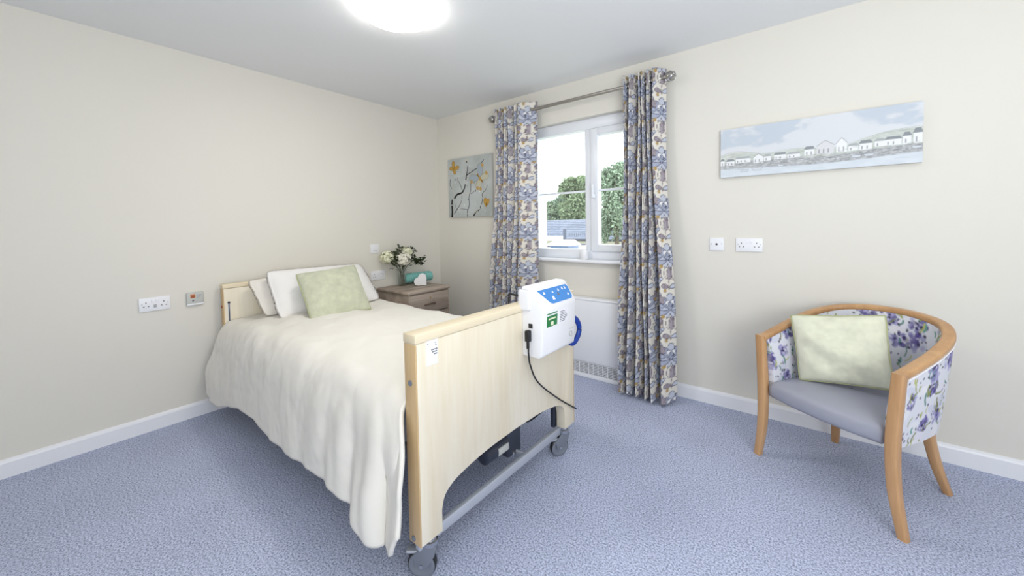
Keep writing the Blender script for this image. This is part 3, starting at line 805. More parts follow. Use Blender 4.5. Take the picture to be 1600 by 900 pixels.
# ------------------------------------------------------------------ wall plates
def plate_root(name, label, cat, wall, a, z, group=None):
    """wall 'L': plate on x=0 centred at y=a; wall 'B': on y=0 centred at x=a. Local: X across (to viewer's right), -Y out of the wall"""
    if wall == 'L': r = empty(name, (0, a, z), PI / 2)
    else: r = empty(name, (a, 0, z), 0)
    return tag(r, label, cat, group)
def socket_double(label, wall, a, z, usb=False):
    r = plate_root('double_socket', label, 'wall socket', wall, a, z, 'double wall sockets')
    box('plate', -0.073, 0.073, -0.010, 0.0, -0.043, 0.043, M_plate, r, 0.003)
    for s in (-1, 1):
        cx = s * 0.041
        for dx, dz, w, h in ((0, 0.013, 0.004, 0.009), (-0.011, -0.010, 0.0075, 0.0045), (0.011, -0.010, 0.0075, 0.0045)):
            box('pin_hole', cx + dx - w / 2, cx + dx + w / 2, -0.0104, -0.0098, dz - h / 2 - 0.002, dz + h / 2 - 0.002, M_dark, r)
        box('rocker_switch', s * 0.0105 - 0.007, s * 0.0105 + 0.007, -0.0135, -0.0095, 0.010, 0.030, M_white, r, 0.0015)
        lathe('screw_cap', [(0, -0.0112), (0.0035, -0.011), (0.0035, -0.0098)], M_greyp, r, 10, (s * 0.060, 0, 0.003), 'y')
    if usb:
        for k in (-1, 1): box('usb_port', -0.007, 0.007, -0.0104, -0.0098, -0.013 + k * 0.005 - 0.002, -0.013 + k * 0.005 + 0.002, M_dark, r)
    return r
socket_double('white double socket with charging ports on the wall beside the headboard', 'L', -2.336, 0.786, True)
socket_double('white double socket between the pillow and the bedside cabinet', 'L', -0.777, 0.781)
socket_double('white double socket below the long harbour picture', 'B', 2.920, 1.081)
r = plate_root('aerial_socket', 'small square white aerial socket beside the right wall double socket', 'wall socket', 'B', 2.737, 1.083)
box('plate', -0.043, 0.043, -0.010, 0, -0.043, 0.043, M_plate, r, 0.003)
lathe('socket_hole', [(0, -0.0105), (0.0065, -0.0105), (0.0075, -0.0095)], M_dark, r, 16, (0, 0, 0), 'y')
for s in (-1, 1): lathe('screw_cap', [(0, -0.0112), (0.0035, -0.011), (0.0035, -0.0098)], M_greyp, r, 10, (s * 0.030, 0, 0.003), 'y')
r = plate_root('switch_plate', 'pale square wall plate above the flowers near the pillow', 'wall plate', 'L', -0.803, 1.034)
box('plate', -0.043, 0.043, -0.009, 0, -0.043, 0.043, M_plate, r, 0.003)
box('rocker_switch', -0.008, 0.008, -0.012, -0.0085, 0.004, 0.026, M_white, r, 0.0015)
for k in range(3): box('marking', -0.018 + k * 0.013, -0.010 + k * 0.013, -0.0093, -0.0088, -0.020, -0.016, M_ink, r)
r = plate_root('call_unit', 'grey nurse call unit with orange button on the wall by the headboard', 'call unit', 'L', -2.140, 0.786)
box('case', -0.044, 0.044, -0.018, 0, -0.043, 0.043, M_greyp, r, 0.004)
ob = box('call_button', -0.026, 0.000, -0.0215, -0.0175, 0.006, 0.032, M_orange, r, 0.002)
box('button_centre', -0.022, -0.004, -0.0228, -0.0212, 0.010, 0.026, M_red, ob, 0.001)
box('indicator', -0.017, -0.008, -0.0186, -0.0176, -0.014, -0.008, M_dark, r)
for k in range(3): box('marking', 0.006, 0.034 - 0.006 * k, -0.0184, -0.0177, 0.024 - k * 0.008, 0.026 - k * 0.008, M_ink, r)
box('base_strip', -0.043, 0.043, -0.0188, -0.0175, -0.040, -0.030, M_plate, r, 0.0005)

# ------------------------------------------------------------------ profiling bed
BO = (0.0353, -2.0082, 0.0); BR = math.radians(-1.0)
bed = empty('bed', BO, BR); tag(bed, 'profiling care bed with light maple head and foot boards on castors', 'bed')
BW = 1.025
def board_poly(arch=True):
    L = [(0.0, 0.158), (0.095, 0.158), (0.095, 0.235)] if arch else [(0.0, 0.158)]
    if arch:
        c = cr([(0.095, 0.235), (0.106, 0.272), (0.132, 0.297), (0.19, 0.317), (0.33, 0.336), (BW / 2, 0.342)], 6)[1:]
        L += [tuple(q) for q in c] + [(BW - a, b) for a, b in c[::-1][1:]] + [(BW - 0.095, 0.235), (BW - 0.095, 0.158)]
    L += [(BW, 0.158)]
    return L
fb = prism('footboard', board_poly() + [(BW, 0.848), (0.0, 0.848)], 0, 2.112, 2.165, M_beech, bed, 0.002)
box('side_edging', 2.104, 2.1655, -0.0015, 0.004, 0.160, 0.846, M_edge, fb, 0.001)
box('side_edging', 2.104, 2.1655, BW - 0.004, BW + 0.0015, 0.160, 0.846, M_edge, fb, 0.001)
box('top_cap', 2.100, 2.169, -0.003, BW + 0.003, 0.849, 0.880, M_beech_y, fb, 0.004)
for z in (0.715, 0.178): lathe('bolt', [(0, -0.006), (0.006, -0.006), (0.0095, -0.004), (0.0095, 0.002)], M_grey, fb, 14, (2.135 if z > 0.5 else 2.130, -0.001, z), 'y')
st = box('notice_sticker', 2.1652, 2.1664, 0.041, 0.093, 0.764, 0.852, M_white, fb, 0.0)
rs = random.Random(2)
for y, z, w in ((0.047, 0.836, 0.005), (0.080, 0.836, 0.005), (0.081, 0.828, 0.006)): box('print_mark', 2.1662, 2.1668, y, y + w, z, z + 0.0025, M_ink, st)
for k, (y0, y1, z) in enumerate(((0.064, 0.090, 0.813), (0.068, 0.090, 0.805), (0.075, 0.090, 0.797))):
    y = y0
    while y < y1 - 0.002:
        w = rs.uniform(0.002, 0.005); box('print_mark', 2.1662, 2.1668, y, min(y + w, y1), z, z + 0.0045, M_inkd, st); y += w + 0.0018
hb = prism('headboard', board_poly() + [(BW, 0.838), (0.0, 0.838)], 0, 0.006, 0.058, M_beech, bed, 0.002)
box('top_cap', 0.0, 0.063, -0.003, BW + 0.003, 0.839, 0.868, M_beech_y, hb, 0.004)
box('side_edging', 0.005, 0.059, -0.0015, 0.004, 0.160, 0.836, M_edge, hb, 0.001)
for y in (0.030, BW - 0.030):
    sl = box('rail_channel', 0.0575, 0.0595, y - 0.006, y + 0.006, 0.50, 0.745, M_alu, hb, 0.0005)
    box('channel_slot', 0.0594, 0.0602, y - 0.0025, y + 0.0025, 0.505, 0.735, M_navy, sl)
    lathe('channel_knob', [(0, 0.012), (0.006, 0.010), (0.008, 0.0)], M_navy, sl, 12, (0.060, y, 0.742), 'x')
lathe('bolt', [(0, -0.006), (0.006, -0.006), (0.0095, -0.004), (0.0095, 0.002)], M_red, hb, 14, (0.030, -0.001, 0.715), 'y')
# under-frame
for x in (2.106, 0.038):
    cb = box('cross_bar', x, x + 0.022, 0.02, BW - 0.02, 0.112, 0.152, M_alu, bed, 0.003)
for y in (0.10, BW - 0.10):
    box('side_rail', 0.07, 2.10, y - 0.02, y + 0.02, 0.36, 0.41, M_grey, bed, 0.004)
box('upright', 2.082, 2.104, BW - 0.108, BW - 0.078, 0.150, 0.45, M_navy, bed, 0.003)
box('upright', 2.082, 2.104, 0.078, 0.108, 0.150, 0.45, M_navy, bed, 0.003)
box('mattress_platform', 0.08, 2.09, 0.06, BW - 0.06, 0.41, 0.43, M_grey, bed, 0.003)
# actuator by the foot cross bar
ac = box('actuator', 1.985, 2.062, 0.585, 0.690, 0.128, 0.300, M_navy, bed, 0.016, 4)
lathe('motor', [(0, 0.0), (0.030, 0.0), (0.038, 0.006), (0.038, 0.155), (0.0, 0.155)], M_navy, ac, 24, (2.035, 0.435, 0.205), 'y')
box('rating_plate', 2.066, 2.0745, 0.505, 0.575, 0.190, 0.222, M_greyp, ac, 0.001)
box('clevis', 2.055, 2.108, 0.640, 0.652, 0.112, 0.150, M_alu, ac, 0.003)
lathe('clevis_bolt', [(0, 0.012), (0.008, 0.010), (0.012, 0.0), (0, 0)], M_steel, ac, 12, (2.060, 0.628, 0.142), 'x')
tube('actuator_rod', [(2.02, 0.64, 0.29), (1.80, 0.64, 0.38)], 0.014, M_steel, ac, 12)
def castor(x, y, rz):
    c = empty('castor', (x, y, 0), rz); c.parent = bed
    lathe('stem', [(0, 0.158), (0.021, 0.158), (0.021, 0.140), (0.027, 0.138), (0.027, 0.122), (0.022, 0.118), (0, 0.118)], M_steel, c, 20)
    off = -0.030
    lathe('wheel', [(0, -0.011), (0.030, -0.011), (0.034, -0.014), (0.044, -0.014), (0.050, -0.009), (0.050, 0.009), (0.044, 0.014), (0.034, 0.014), (0.030, 0.011), (0, 0.011)], M_grey, c, 32, (off, 0, 0.050), 'y')
    lathe('tread', [(0.0455, -0.0125), (0.0508, -0.009), (0.0508, 0.009), (0.0455, 0.0125)], M_black, c, 32, (off, 0, 0.0508), 'y')
    for s in (-1, 1):
        prism('fork', [(0.026, 0.122), (-0.022, 0.122), (-0.058, 0.088), (-0.050, 0.046), (-0.022, 0.036), (-0.006, 0.050), (0.018, 0.088)], 1, s * 0.0165 - 0.0016, s * 0.0165 + 0.0016, M_grey, c, 0.0008)
    lathe('axle', [(0, -0.022), (0.007, -0.022), (0.007, 0.022), (0, 0.022)], M_steel, c, 12, (off, 0, 0.050), 'y')
    box('brake_pedal', -0.085, -0.040, -0.014, 0.014, 0.090, 0.100, M_alu, c, 0.003)
    return c
castor(2.135, 0.062, math.radians(35)); castor(2.135, BW - 0.062, math.radians(62))
castor(0.060, 0.062, math.radians(20)); castor(0.060, BW - 0.062, math.radians(-10))

mt = box('mattress', 0.068, 2.098, 0.055, BW - 0.055, 0.431, 0.590, M_mattress, None, 0.03, 4)
mt.location = BO; mt.rotation_euler = (0, 0, BR); tag(mt, 'foam mattress under the ivory duvet on the bed', 'mattress')

# duvet draped over the mattress
NX, NS = 230, 190
xs = np.linspace(0.066, 2.092, NX)
hem_x = [0.0, 0.05, 0.14, 0.26, 0.40, 0.62, 0.85, 1.05, 1.25, 1.45, 1.65, 1.78, 1.86, 1.95, 2.04, 2.085]
hem_z = [0.20, 0.170, 0.135, 0.125, 0.165, 0.215, 0.225, 0.205, 0.205, 0.215, 0.225, 0.222, 0.200, 0.172, 0.160, 0.260]
D = np.zeros((NX, NS, 3))
for i, x in enumerate(xs):
    hz = np.interp(x, hem_x, hem_z); t = sstep(0.05, 0.65, x); f = sstep(1.95, 2.09, x)
    ct_z = 0.622 + 0.034 * t - 0.012 * f
    sh = 0.580 + 0.034 * t - 0.008 * f
    side = -0.075 - 0.035 * (1 - sstep(0.0, 0.5, x)) + 0.02 * f
    pts = [(1.095, 0.30), (1.09, 0.42), (1.075, 0.54), (1.03, 0.600), (0.93, 0.626), (0.72, ct_z - 0.018), (0.50, ct_z), (0.28, ct_z), (0.14, ct_z - 0.012), (0.05, sh + 0.028), (-0.005, sh - 0.01), (-0.045, sh - 0.09), (-0.062, 0.42), (side + 0.004, 0.5 * (0.42 + hz)), (side, hz)]
    c = cr(pts, 16); d = np.concatenate([[0], np.cumsum(np.hypot(*np.diff(c, axis=0).T))]); s = np.linspace(0, d[-1], NS)
    D[i, :, 0] = x; D[i, :, 1] = np.interp(s, d, c[:, 0]); D[i, :, 2] = np.interp(s, d, c[:, 1])
S = np.linspace(0, 1, NS)[None, :]; X = xs[:, None]
side_w = sstep(0.72, 0.95, S)                      # near hanging side
foot_w = sstep(1.55, 2.0, X)
Yg, Zg = D[..., 1], D[..., 2]
topw = np.clip(sstep(0.56, 0.62, Zg), 0, 1)
wr = 0.014 * (fbm(X * 5 + Yg * 2.5, Yg * 4 - X * 1.2, 3) - 0.45) * 2 + 0.005 * np.sin((X * 0.75 + Yg * 1.3) * 24 + 5 * fbm(X * 3, Yg * 3, 8)) * fbm(X * 2, Yg * 2, 12)
D[..., 2] += wr * topw * sstep(0, 0.08, X)
fold = (0.010 * (fbm(X * 5 + S * 3.5, X * 0.6 + 3, 6, 2) - 0.4) + 0.004 * np.sin(X * 31 + S * 14 + 6 * fbm(X * 2, S * 3, 5)) * fbm(X * 4, S * 3, 15)) * (1 - foot_w) + foot_w * (0.024 * np.sin(X * 34 + 0.4 + 5.2 * S) + 0.009 * np.sin(X * 71 - 6 * S))
D[..., 1] -= fold * side_w
D[..., 1] -= 0.012 * (fbm(X * 9 - S * 5, S * 12 + X * 3, 21) - 0.45) * sstep(0.6, 0.8, S) * 2
D[..., 0] += 0.088 * sstep(1.7, 2.09, X) * sstep(0.60, 0.72, S) * sstep(-0.01, 0.075, -D[..., 1])
D[..., 1] -= 0.018 * foot_w * sstep(0.85, 1.0, S)
D[..., 0] += 0.012 * np.sin(S * 40) * side_w * (X < 0.12)
dv = grid('duvet', D, M_duvet); dv.location = BO; dv.rotation_euler = (0, 0, BR)
solidify(dv, 0.014, -1)
tag(dv, 'plain ivory duvet hanging over the side of the bed', 'duvet')

# pillows and cushions
def pillow(name, label, cat, corners, thick, m, piping=None, flange=0.0, seed=0, pinch=0.05, wr=0.010, n=54, rnd=0.0):
    TL, TR, BRc, BL = [np.array(c, float) for c in corners]
    cen = (TL + TR + BRc + BL) / 4; base = cen.copy(); base[2] = min(c[2] for c in (TL, TR, BRc, BL))
    a = np.linspace(-1, 1, n); U, V = np.meshgrid(a, a, indexing='ij')
    # edges bow inwards between the corners
    Ub = U * (1 - pinch * (1 - V ** 2)); Vb = V * (1 - pinch * (1 - U ** 2))
    rc = 1 - rnd * (np.abs(U) * np.abs(V)) ** 5; Ub = Ub * rc; Vb = Vb * rc
    Pm = ((1 - Ub) * (1 + Vb))[..., None] / 4 * TL + ((1 + Ub) * (1 + Vb))[..., None] / 4 * TR + ((1 + Ub) * (1 - Vb))[..., None] / 4 * BRc + ((1 - Ub) * (1 - Vb))[..., None] / 4 * BL
    nr = np.cross(TR - BL, TL - BRc); nr /= np.linalg.norm(nr)
    if nr @ np.array([1.0, -1.0, 0.4]) < 0: nr = -nr
    k = 1 - flange
    fu = np.clip(1 - (np.abs(U) / k) ** 2.6, 0, 1); fv = np.clip(1 - (np.abs(V) / k) ** 2.6, 0, 1)
    t = thick / 2 * (fu * fv) ** 0.62
    w = wr * (fbm(U * 2.2 + seed, V * 2.2 + 7, seed) - 0.45) * 2 + 0.6 * wr * np.sin(6 * (U * 0.6 + V) + 4 * fbm(U * 2, V * 2 + seed, seed + 4)) * np.clip(fu * fv, 0, 1)
    edge = np.clip(np.maximum(np.abs(U), np.abs(V)) * 8 - 7, 0, 1)
    rip = flange * 0.06 * np.sin(15 * U + 3 * V + seed) * edge + flange * 0.05 * np.sin(13 * V + seed) * edge
    top = Pm + nr * (t + w * (fu * fv) ** 0.4 + rip)[..., None]; bot = Pm - nr * (t * 0.9 - rip)[..., None]
    root = empty(name, tuple(base)); tag(root, label, cat)
    T2 = np.concatenate([top - base], 0)
    bm = bmesh.new()
    vt = [[bm.verts.new(T2[i, j]) for j in range(n)] for i in range(n)]
    vb = [[(vt[i][j] if (i in (0, n - 1) or j in (0, n - 1)) else bm.verts.new((bot - base)[i, j])) for j in range(n)] for i in range(n)]
    for i in range(n - 1):
        for j in range(n - 1):
            bm.faces.new((vt[i][j], vt[i + 1][j], vt[i + 1][j + 1], vt[i][j + 1]))
            try: bm.faces.new((vb[i][j], vb[i][j + 1], vb[i + 1][j + 1], vb[i + 1][j]))
            except ValueError: pass
    from_bm('cover', bm, m, root, True)
    if piping:
        rim = [T2[i, 0] for i in range(n)] + [T2[n - 1, j] for j in range(1, n)] + [T2[i, n - 1] for i in range(n - 2, -1, -1)] + [T2[0, j] for j in range(n - 2, 0, -1)]
        tube('piping', rim, 0.0035, piping, root, 6, closed=True)
    return root
pillow('pillow', 'ivory pillow leaning on the headboard behind the white pillow', 'pillow',
       [(0.17, -1.905, 0.895), (0.17, -1.18, 0.90), (0.33, -1.15, 0.650), (0.36, -1.86, 0.648)], 0.15, M_pillow2, None, 0.05, 3, 0.02, rnd=0.07)
pillow('pillow', 'white pillow propped up behind the sage green cushion on the bed', 'pillow',
       [(0.27, -1.825, 0.955), (0.28, -1.105, 0.945), (0.48, -1.045, 0.648), (0.49, -1.83, 0.642)], 0.17, M_pillow, None, 0.05, 5, 0.02, rnd=0.07)
pillow('cushion', 'sage green square cushion leaning on the white pillow on the bed', 'cushion',
       [(0.50, -1.715, 0.930), (0.50, -1.285, 0.955), (0.735, -1.300, 0.645), (0.750, -1.730, 0.638)], 0.13, M_linen_g2, M_pipe_g, 0.0, 9, 0.035, 0.006, rnd=0.03)

# mattress pump hooked over the footboard
pump = empty('mattress_pump', (2.205, -1.33, 0.652)); tag(pump, 'white air mattress pump hooked over the bed footboard', 'mattress pump')
pump.rotation_euler = (0, 0, BR)
prof = [(0.006, 0.0), (0.095, 0.0), (0.112, 0.012), (0.124, 0.205), (0.122, 0.222), (0.066, 0.304), (0.052, 0.312), (0.006, 0.312)]
prism('case', prof, 1, -0.142, 0.142, M_plate, pump, 0.009)
box('side_bulge', -0.004, 0.060, -0.154, -0.138, 0.205, 0.300, M_plate, pump, 0.012, 4)
nv_ = Vector((0.222 - 0.304, 0, 0.066 - 0.122)); nv_ = Vector((0.082, 0, 0.056)).normalized(); al = Vector((-0.056, 0, 0.082)).normalized()
def onslope(a, y, d=0.0012): q = Vector((0.122, 0, 0.222)) + al * a + nv_ * d; return (q.x, y, q.z)
def slope_plate(name, pts, m, par, d0, d1):
    bm = bmesh.new(); A = [bm.verts.new(onslope(a, y, d0)) for y, a in pts]; B = [bm.verts.new(onslope(a, y, d1)) for y, a in pts]
    n = len(pts); bm.faces.new(A); bm.faces.new(B[::-1])
    for i in range(n): bm.faces.new((A[i], B[i], B[(i + 1) % n], A[(i + 1) % n]))
    return from_bm(name, bm, m, par)
kp = slope_plate('control_panel', [(-0.118, 0.084), (0.118, 0.084), (0.128, 0.070), (0.122, 0.022), (0.108, 0.010), (-0.050, 0.010), (-0.066, 0.016)], M_blue, pump, -0.001, 0.0016)
for (y, a, w, h, mm_) in ((-0.088, 0.060, 0.016, 0.012, M_white), (-0.040, 0.026, 0.022, 0.018, M_white), (-0.020, 0.058, 0.012, 0.010, M_white), (0.012, 0.040, 0.018, 0.016, M_ink), (0.030, 0.060, 0.012, 0.012, M_white), (0.066, 0.062, 0.014, 0.014, M_white), (0.092, 0.062, 0.010, 0.014, M_white), (0.090, 0.030, 0.014, 0.010, M_white)):
    slope_plate('panel_icon', [(y, a), (y + w, a), (y + w * 0.8, a + h), (y + w * 0.3, a + h)], mm_, kp, 0.0014, 0.0022)
def fx(z): return 0.112 + (z - 0.012) * (0.012 / 0.193)
def front_plate(name, y0, y1, z0, z1, m, par, d=0.0012):
    bm = bmesh.new(); k = [(y0, z0), (y1, z0), (y1, z1), (y0, z1)]
    A = [bm.verts.new((fx(z) + d, y, z)) for y, z in k]; B = [bm.verts.new((fx(z) + d - 0.0014, y, z)) for y, z in k]
    bm.faces.new(A); bm.faces.new(B[::-1])
    for i in range(4): bm.faces.new((A[i], B[i], B[(i + 1) % 4], A[(i + 1) % 4]))
    return from_bm(name, bm, m, par)
gl = front_plate('green_label', -0.112, -0.030, 0.135, 0.195, M_green, pump)
front_plate('label_band', -0.112, -0.030, 0.184, 0.190, M_white, gl, 0.0016); front_plate('label_text', -0.100, -0.044, 0.166, 0.173, M_petal2, gl, 0.0016)
front_plate('label_mark', -0.082, -0.060, 0.139, 0.156, M_petal2, gl, 0.0016)
wl = front_plate('rating_label', -0.012, 0.062, 0.132, 0.196, M_white, pump)
for k in range(7): front_plate('label_text', -0.006, rs.uniform(0.02, 0.055), 0.185 - k * 0.0075, 0.188 - k * 0.0075, M_ink, wl, 0.0016)
bm = bmesh.new(); ring = []
for i in range(24):
    a = 2 * PI * i / 24
    ring.append([bm.verts.new((fx(0.062) + d + 0.06 * 0, 0.098 + r_ * math.cos(a), 0.062 + r_ * math.sin(a))) for r_, d in ((0.013, 0.0), (0.013, 0.0022), (0.010, 0.0022), (0.010, 0.0))])
for i in range(24):
    for j in range(4): bm.faces.new((ring[i][j], ring[(i + 1) % 24][j], ring[(i + 1) % 24][(j + 1) % 4], ring[i][(j + 1) % 4]))
from_bm('round_emblem', bm, M_greyp, pump, True)
front_plate('emblem_line', 0.085, 0.130, 0.086, 0.0885, M_greyp, pump)
box('power_switch', 0.045, 0.066, -0.1445, -0.141, 0.130, 0.150, M_black, pump, 0.001)
pg = box('power_plug', 0.036, 0.060, -0.164, -0.141, 0.072, 0.122, M_black, pump, 0.005)
box('plug_sleeve', 0.042, 0.054, -0.160, -0.148, 0.040, 0.076, M_black, pg, 0.004)
for y in (-0.115, 0.115):
    tube('hook', cr([(0.012, y, 0.235), (0.004, y, 0.262), (-0.040, y, 0.262), (-0.084, y, 0.262), (-0.088, y, 0.235), (-0.088, y, 0.19)], 5), 0.0055, M_black, pump, 8)
hs = sweep('air_hose', cr([(0.050, 0.138, 0.100), (0.052, 0.200, 0.108), (0.055, 0.262, 0.082), (0.056, 0.288, 0.035), (0.055, 0.270, -0.008), (0.052, 0.225, -0.030), (0.045, 0.180, 0.0), (0.042, 0.138, 0.030)], 8), circ(0.012, 10, 0.016), M_blueh, pump)

def bw(x, y, z):  # bed local -> world
    return (BO[0] + x * math.cos(BR) - y * math.sin(BR), BO[1] + x * math.sin(BR) + y * math.cos(BR), z)
cab = cr([bw(2.208, 0.562, 0.694), bw(2.208, 0.563, 0.665), bw(2.200, 0.585, 0.610), bw(2.188, 0.66, 0.505), bw(2.178, 0.84, 0.362), bw(2.172, 1.024, 0.236), bw(2.150, 1.040, 0.228), bw(2.100, 1.036, 0.225),
          bw(2.085, 0.99, 0.24), bw(2.05, 0.90, 0.235), bw(2.04, 0.78, 0.225), bw(2.03, 0.69, 0.26)], 8)
o = tube('power_cable', cab, 0.0038, M_black, None, 8); tag(o, 'thin black power cable running from the pump down across the footboard', 'cable')

# ------------------------------------------------------------------ bedside cabinet and what stands on it
NSX, NSY0, NSY1, NZ = 0.505, -0.812, -0.318, 0.667
ns = empty('bedside_cabinet', (0.02, NSY0, 0.0)); tag(ns, 'grey oak bedside cabinet with drawers in the corner of the room', 'bedside cabinet')
nw, nd = NSY1 - NSY0, NSX - 0.02
box('body', 0.0, nd - 0.030, 0.018, nw - 0.018, 0.04, NZ - 0.026, M_oak, ns, 0.002)
box('plinth', 0.01, nd - 0.05, 0.03, nw - 0.03, 0.0, 0.04, M_oak, ns)
box('top', -0.004, nd, 0.0, nw, NZ - 0.026, NZ, M_oak, ns, 0.009, 4)
for z0, z1, lock in ((0.455, 0.628, True), (0.262, 0.445, False), (0.055, 0.252, False)):
    d = box('drawer', nd - 0.030, nd - 0.012, 0.030, nw - 0.030, z0, z1, M_oak, ns, 0.003)
    zc = (z0 + z1) / 2 - 0.012
    sweep('handle', cr([(nd - 0.013, nw / 2 - 0.062, zc - 0.004), (nd + 0.004, nw / 2 - 0.045, zc), (nd + 0.010, nw / 2, zc + 0.004), (nd + 0.004, nw / 2 + 0.045, zc), (nd - 0.013, nw / 2 + 0.062, zc - 0.004)], 6), rrect(0.010, 0.016, 0.004), M_oakd, d)
    if lock:
        lathe('lock', [(0, 0.004), (0.007, 0.004), (0.009, 0.0)], M_gold, d, 16, (nd - 0.012, nw / 2 + 0.005, zc + 0.055), 'x')
    else: pass
for y in (0.018, nw - 0.030): box('front_stile', nd - 0.031, nd - 0.014, y, y + 0.012, 0.04, NZ - 0.026, M_oak, ns, 0.002)

vx, vy = 0.115, -0.585
vs_ = empty('vase', (vx, vy, NZ)); tag(vs_, 'clear glass vase of flowers on the bedside cabinet', 'vase')
lathe('glass', [(0.0, 0.004), (0.036, 0.004), (0.040, 0.010), (0.043, 0.165), (0.0405, 0.165), (0.0375, 0.014), (0.0, 0.012)], M_vase, vs_, 32)
lathe('glass_base', [(0.0, 0.0), (0.037, 0.0), (0.038, 0.006), (0.0, 0.006)], M_vase, vs_, 32)
def sprig_leaves(bm, p, n, L, rs, spread):
    for k in range(n):
        a = rs.uniform(0, 2 * PI); e = rs.uniform(-0.5, 0.9)
        c = Vector(p) + Vector((rs.gauss(0, spread), rs.gauss(0, spread), rs.gauss(0, spread * 0.8)))
        d = Vector((math.cos(a) * math.cos(e), math.sin(a) * math.cos(e), math.sin(e)))
        s = d.cross(Vector((rs.uniform(-1, 1), rs.uniform(-1, 1), 1))).normalized(); l = L * rs.uniform(0.7, 1.3)
        up = s.cross(d) * 0.12 * l
        q = [c, c + d * l * 0.45 + s * l * 0.3 + up, c + d * l, c + d * l * 0.45 - s * l * 0.3 + up, c + d * l * 0.5]
        v = [bm.verts.new(x) for x in q]
        bm.faces.new((v[0], v[1], v[4])); bm.faces.new((v[1], v[2], v[4])); bm.faces.new((v[2], v[3], v[4])); bm.faces.new((v[3], v[0], v[4]))
def hydrangea(label, hx, hy, hz, r, seed, m):
    root = empty('hydrangea', (vx, vy, NZ)); tag(root, label, 'flower', 'flowers in the vase')
    rs = random.Random(seed); h = Vector((hx - vx, hy - vy, hz - NZ))
    tube('stem', cr([(rs.uniform(-0.015, 0.015), rs.uniform(-0.015, 0.015), 0.016), (0.2 * h.x, 0.2 * h.y, 0.15), (h.x * 0.7, h.y * 0.7, h.z - 0.05), tuple(h)], 6), 0.0035, M_leaf, root, 6)
    bm = bmesh.new()
    for k in range(120):
        z = 1 - 2 * (k + 0.5) / 120; a = k * 2.399963; q = math.sqrt(1 - z * z)
        n = Vector((q * math.cos(a), q * math.sin(a), z)); n = (n + Vector((rs.gauss(0, .25), rs.gauss(0, .25), rs.gauss(0, .25)))).normalized(); rr = r * rs.uniform(0.74, 1.05)
        c = h + Vector((n.x * rr, n.y * rr, n.z * rr * 0.86)); u = n.orthogonal().normalized(); w = n.cross(u); t0 = rs.uniform(0, 1.5)
        ctr = bm.verts.new(c - n * 0.003)
        for p_ in range(4):
            t = t0 + p_ * PI / 2; L = 0.0185 * rs.uniform(0.85, 1.15)
            d = u * math.cos(t) + w * math.sin(t); s = n.cross(d)
            v1 = bm.verts.new(c + d * L * 0.55 + s * L * 0.5 + n * 0.002); v2 = bm.verts.new(c + d * L + n * rs.uniform(-0.004, 0.006)); v3 = bm.verts.new(c + d * L * 0.55 - s * L * 0.5 + n * 0.002)
            bm.faces.new((ctr, v1, v2, v3))
    b2 = bmesh.ops.create_icosphere(bm, subdivisions=2, radius=r * 0.55, matrix=Matrix.Translation(h))
    from_bm('flower_head', bm, m, root)
    return root
hydrangea('cream hydrangea bloom at the left of the vase', 0.10, -0.735, 0.952, 0.066, 1, M_petal2)
hydrangea('cream hydrangea bloom at the front centre of the vase', 0.17, -0.610, 0.930, 0.072, 2, M_petal)
hydrangea('pale green hydrangea bloom at the back of the vase', 0.10, -0.520, 0.985, 0.058, 3, M_petal2)
for k, (lab, pts, n) in enumerate((('dark leafy sprig drooping at the right of the vase', [(0.14, -0.45, 0.915), (0.15, -0.40, 0.895), (0.15, -0.36, 0.91), (0.14, -0.42, 0.88), (0.15, -0.385, 0.865)], 17),
                                   ('dark leafy sprig rising at the top of the flowers', [(0.11, -0.655, 0.985), (0.11, -0.62, 1.01), (0.11, -0.60, 1.03), (0.12, -0.68, 0.965)], 11),
                                   ('dark leafy sprig between the two front blooms', [(0.15, -0.69, 0.935), (0.15, -0.665, 0.915), (0.14, -0.70, 0.89), (0.16, -0.675, 0.95)], 13),
                                   ('dark leafy sprig behind the right bloom', [(0.13, -0.50, 0.945), (0.12, -0.475, 0.985), (0.13, -0.49, 0.91), (0.11, -0.465, 1.0)], 15),
                                   ('dark leaves hanging at the rim of the vase', [(0.15, -0.585, 0.865), (0.15, -0.61, 0.86), (0.14, -0.54, 0.87), (0.13, -0.68, 0.86)], 9))):
    root = empty('leafy_sprig', (vx, vy, NZ)); tag(root, lab, 'foliage', 'leafy sprigs in the vase')
    rs = random.Random(40 + k); bm = bmesh.new()
    for p_ in pts: sprig_leaves(bm, (p_[0] - vx, p_[1] - vy, p_[2] - NZ), n, 0.040, rs, 0.014)
    lf = from_bm('leaves', bm, M_leaf, root); lf['kind'] = 'stuff'
    e = Vector(pts[0]) - Vector((vx, vy, NZ))
    tube('stem', cr([(0.01 * math.cos(k * 1.3), 0.01 * math.sin(k * 1.3), 0.016), (e.x * 0.25, e.y * 0.25, 0.16), tuple(e)], 6), 0.0028, M_leaf, root, 6)

# rolled towel with spiral end
tw = empty('rolled_towel', (0.115, -0.245, NZ), math.radians(-7)); tag(tw, 'rolled teal towel lying on the bedside cabinet', 'towel')
sp = []
for i in range(90):
    a = i / 89 * 2 * PI * 3.3; r_ = 0.010 + 0.0385 * i / 89
    sp.append((r_ * math.cos(a + 1.0), r_ * math.sin(a + 1.0)))
ysn = np.linspace(-0.30, 0.005, 40)
Pt = np.zeros((len(sp), len(ysn), 3))
for i, (a, b) in enumerate(sp):
    wv = 0.0025 * np.sin(ysn * 160 + i * 0.2)
    rr = math.hypot(a, b); sc = (rr + wv * (1 if i > 55 else 0.3)) / rr
    Pt[i, :, 0] = a * sc; Pt[i, :, 1] = ysn; Pt[i, :, 2] = b * sc + 0.0545
o = grid('roll', Pt, M_towel, tw); solidify(o, 0.009, 0)

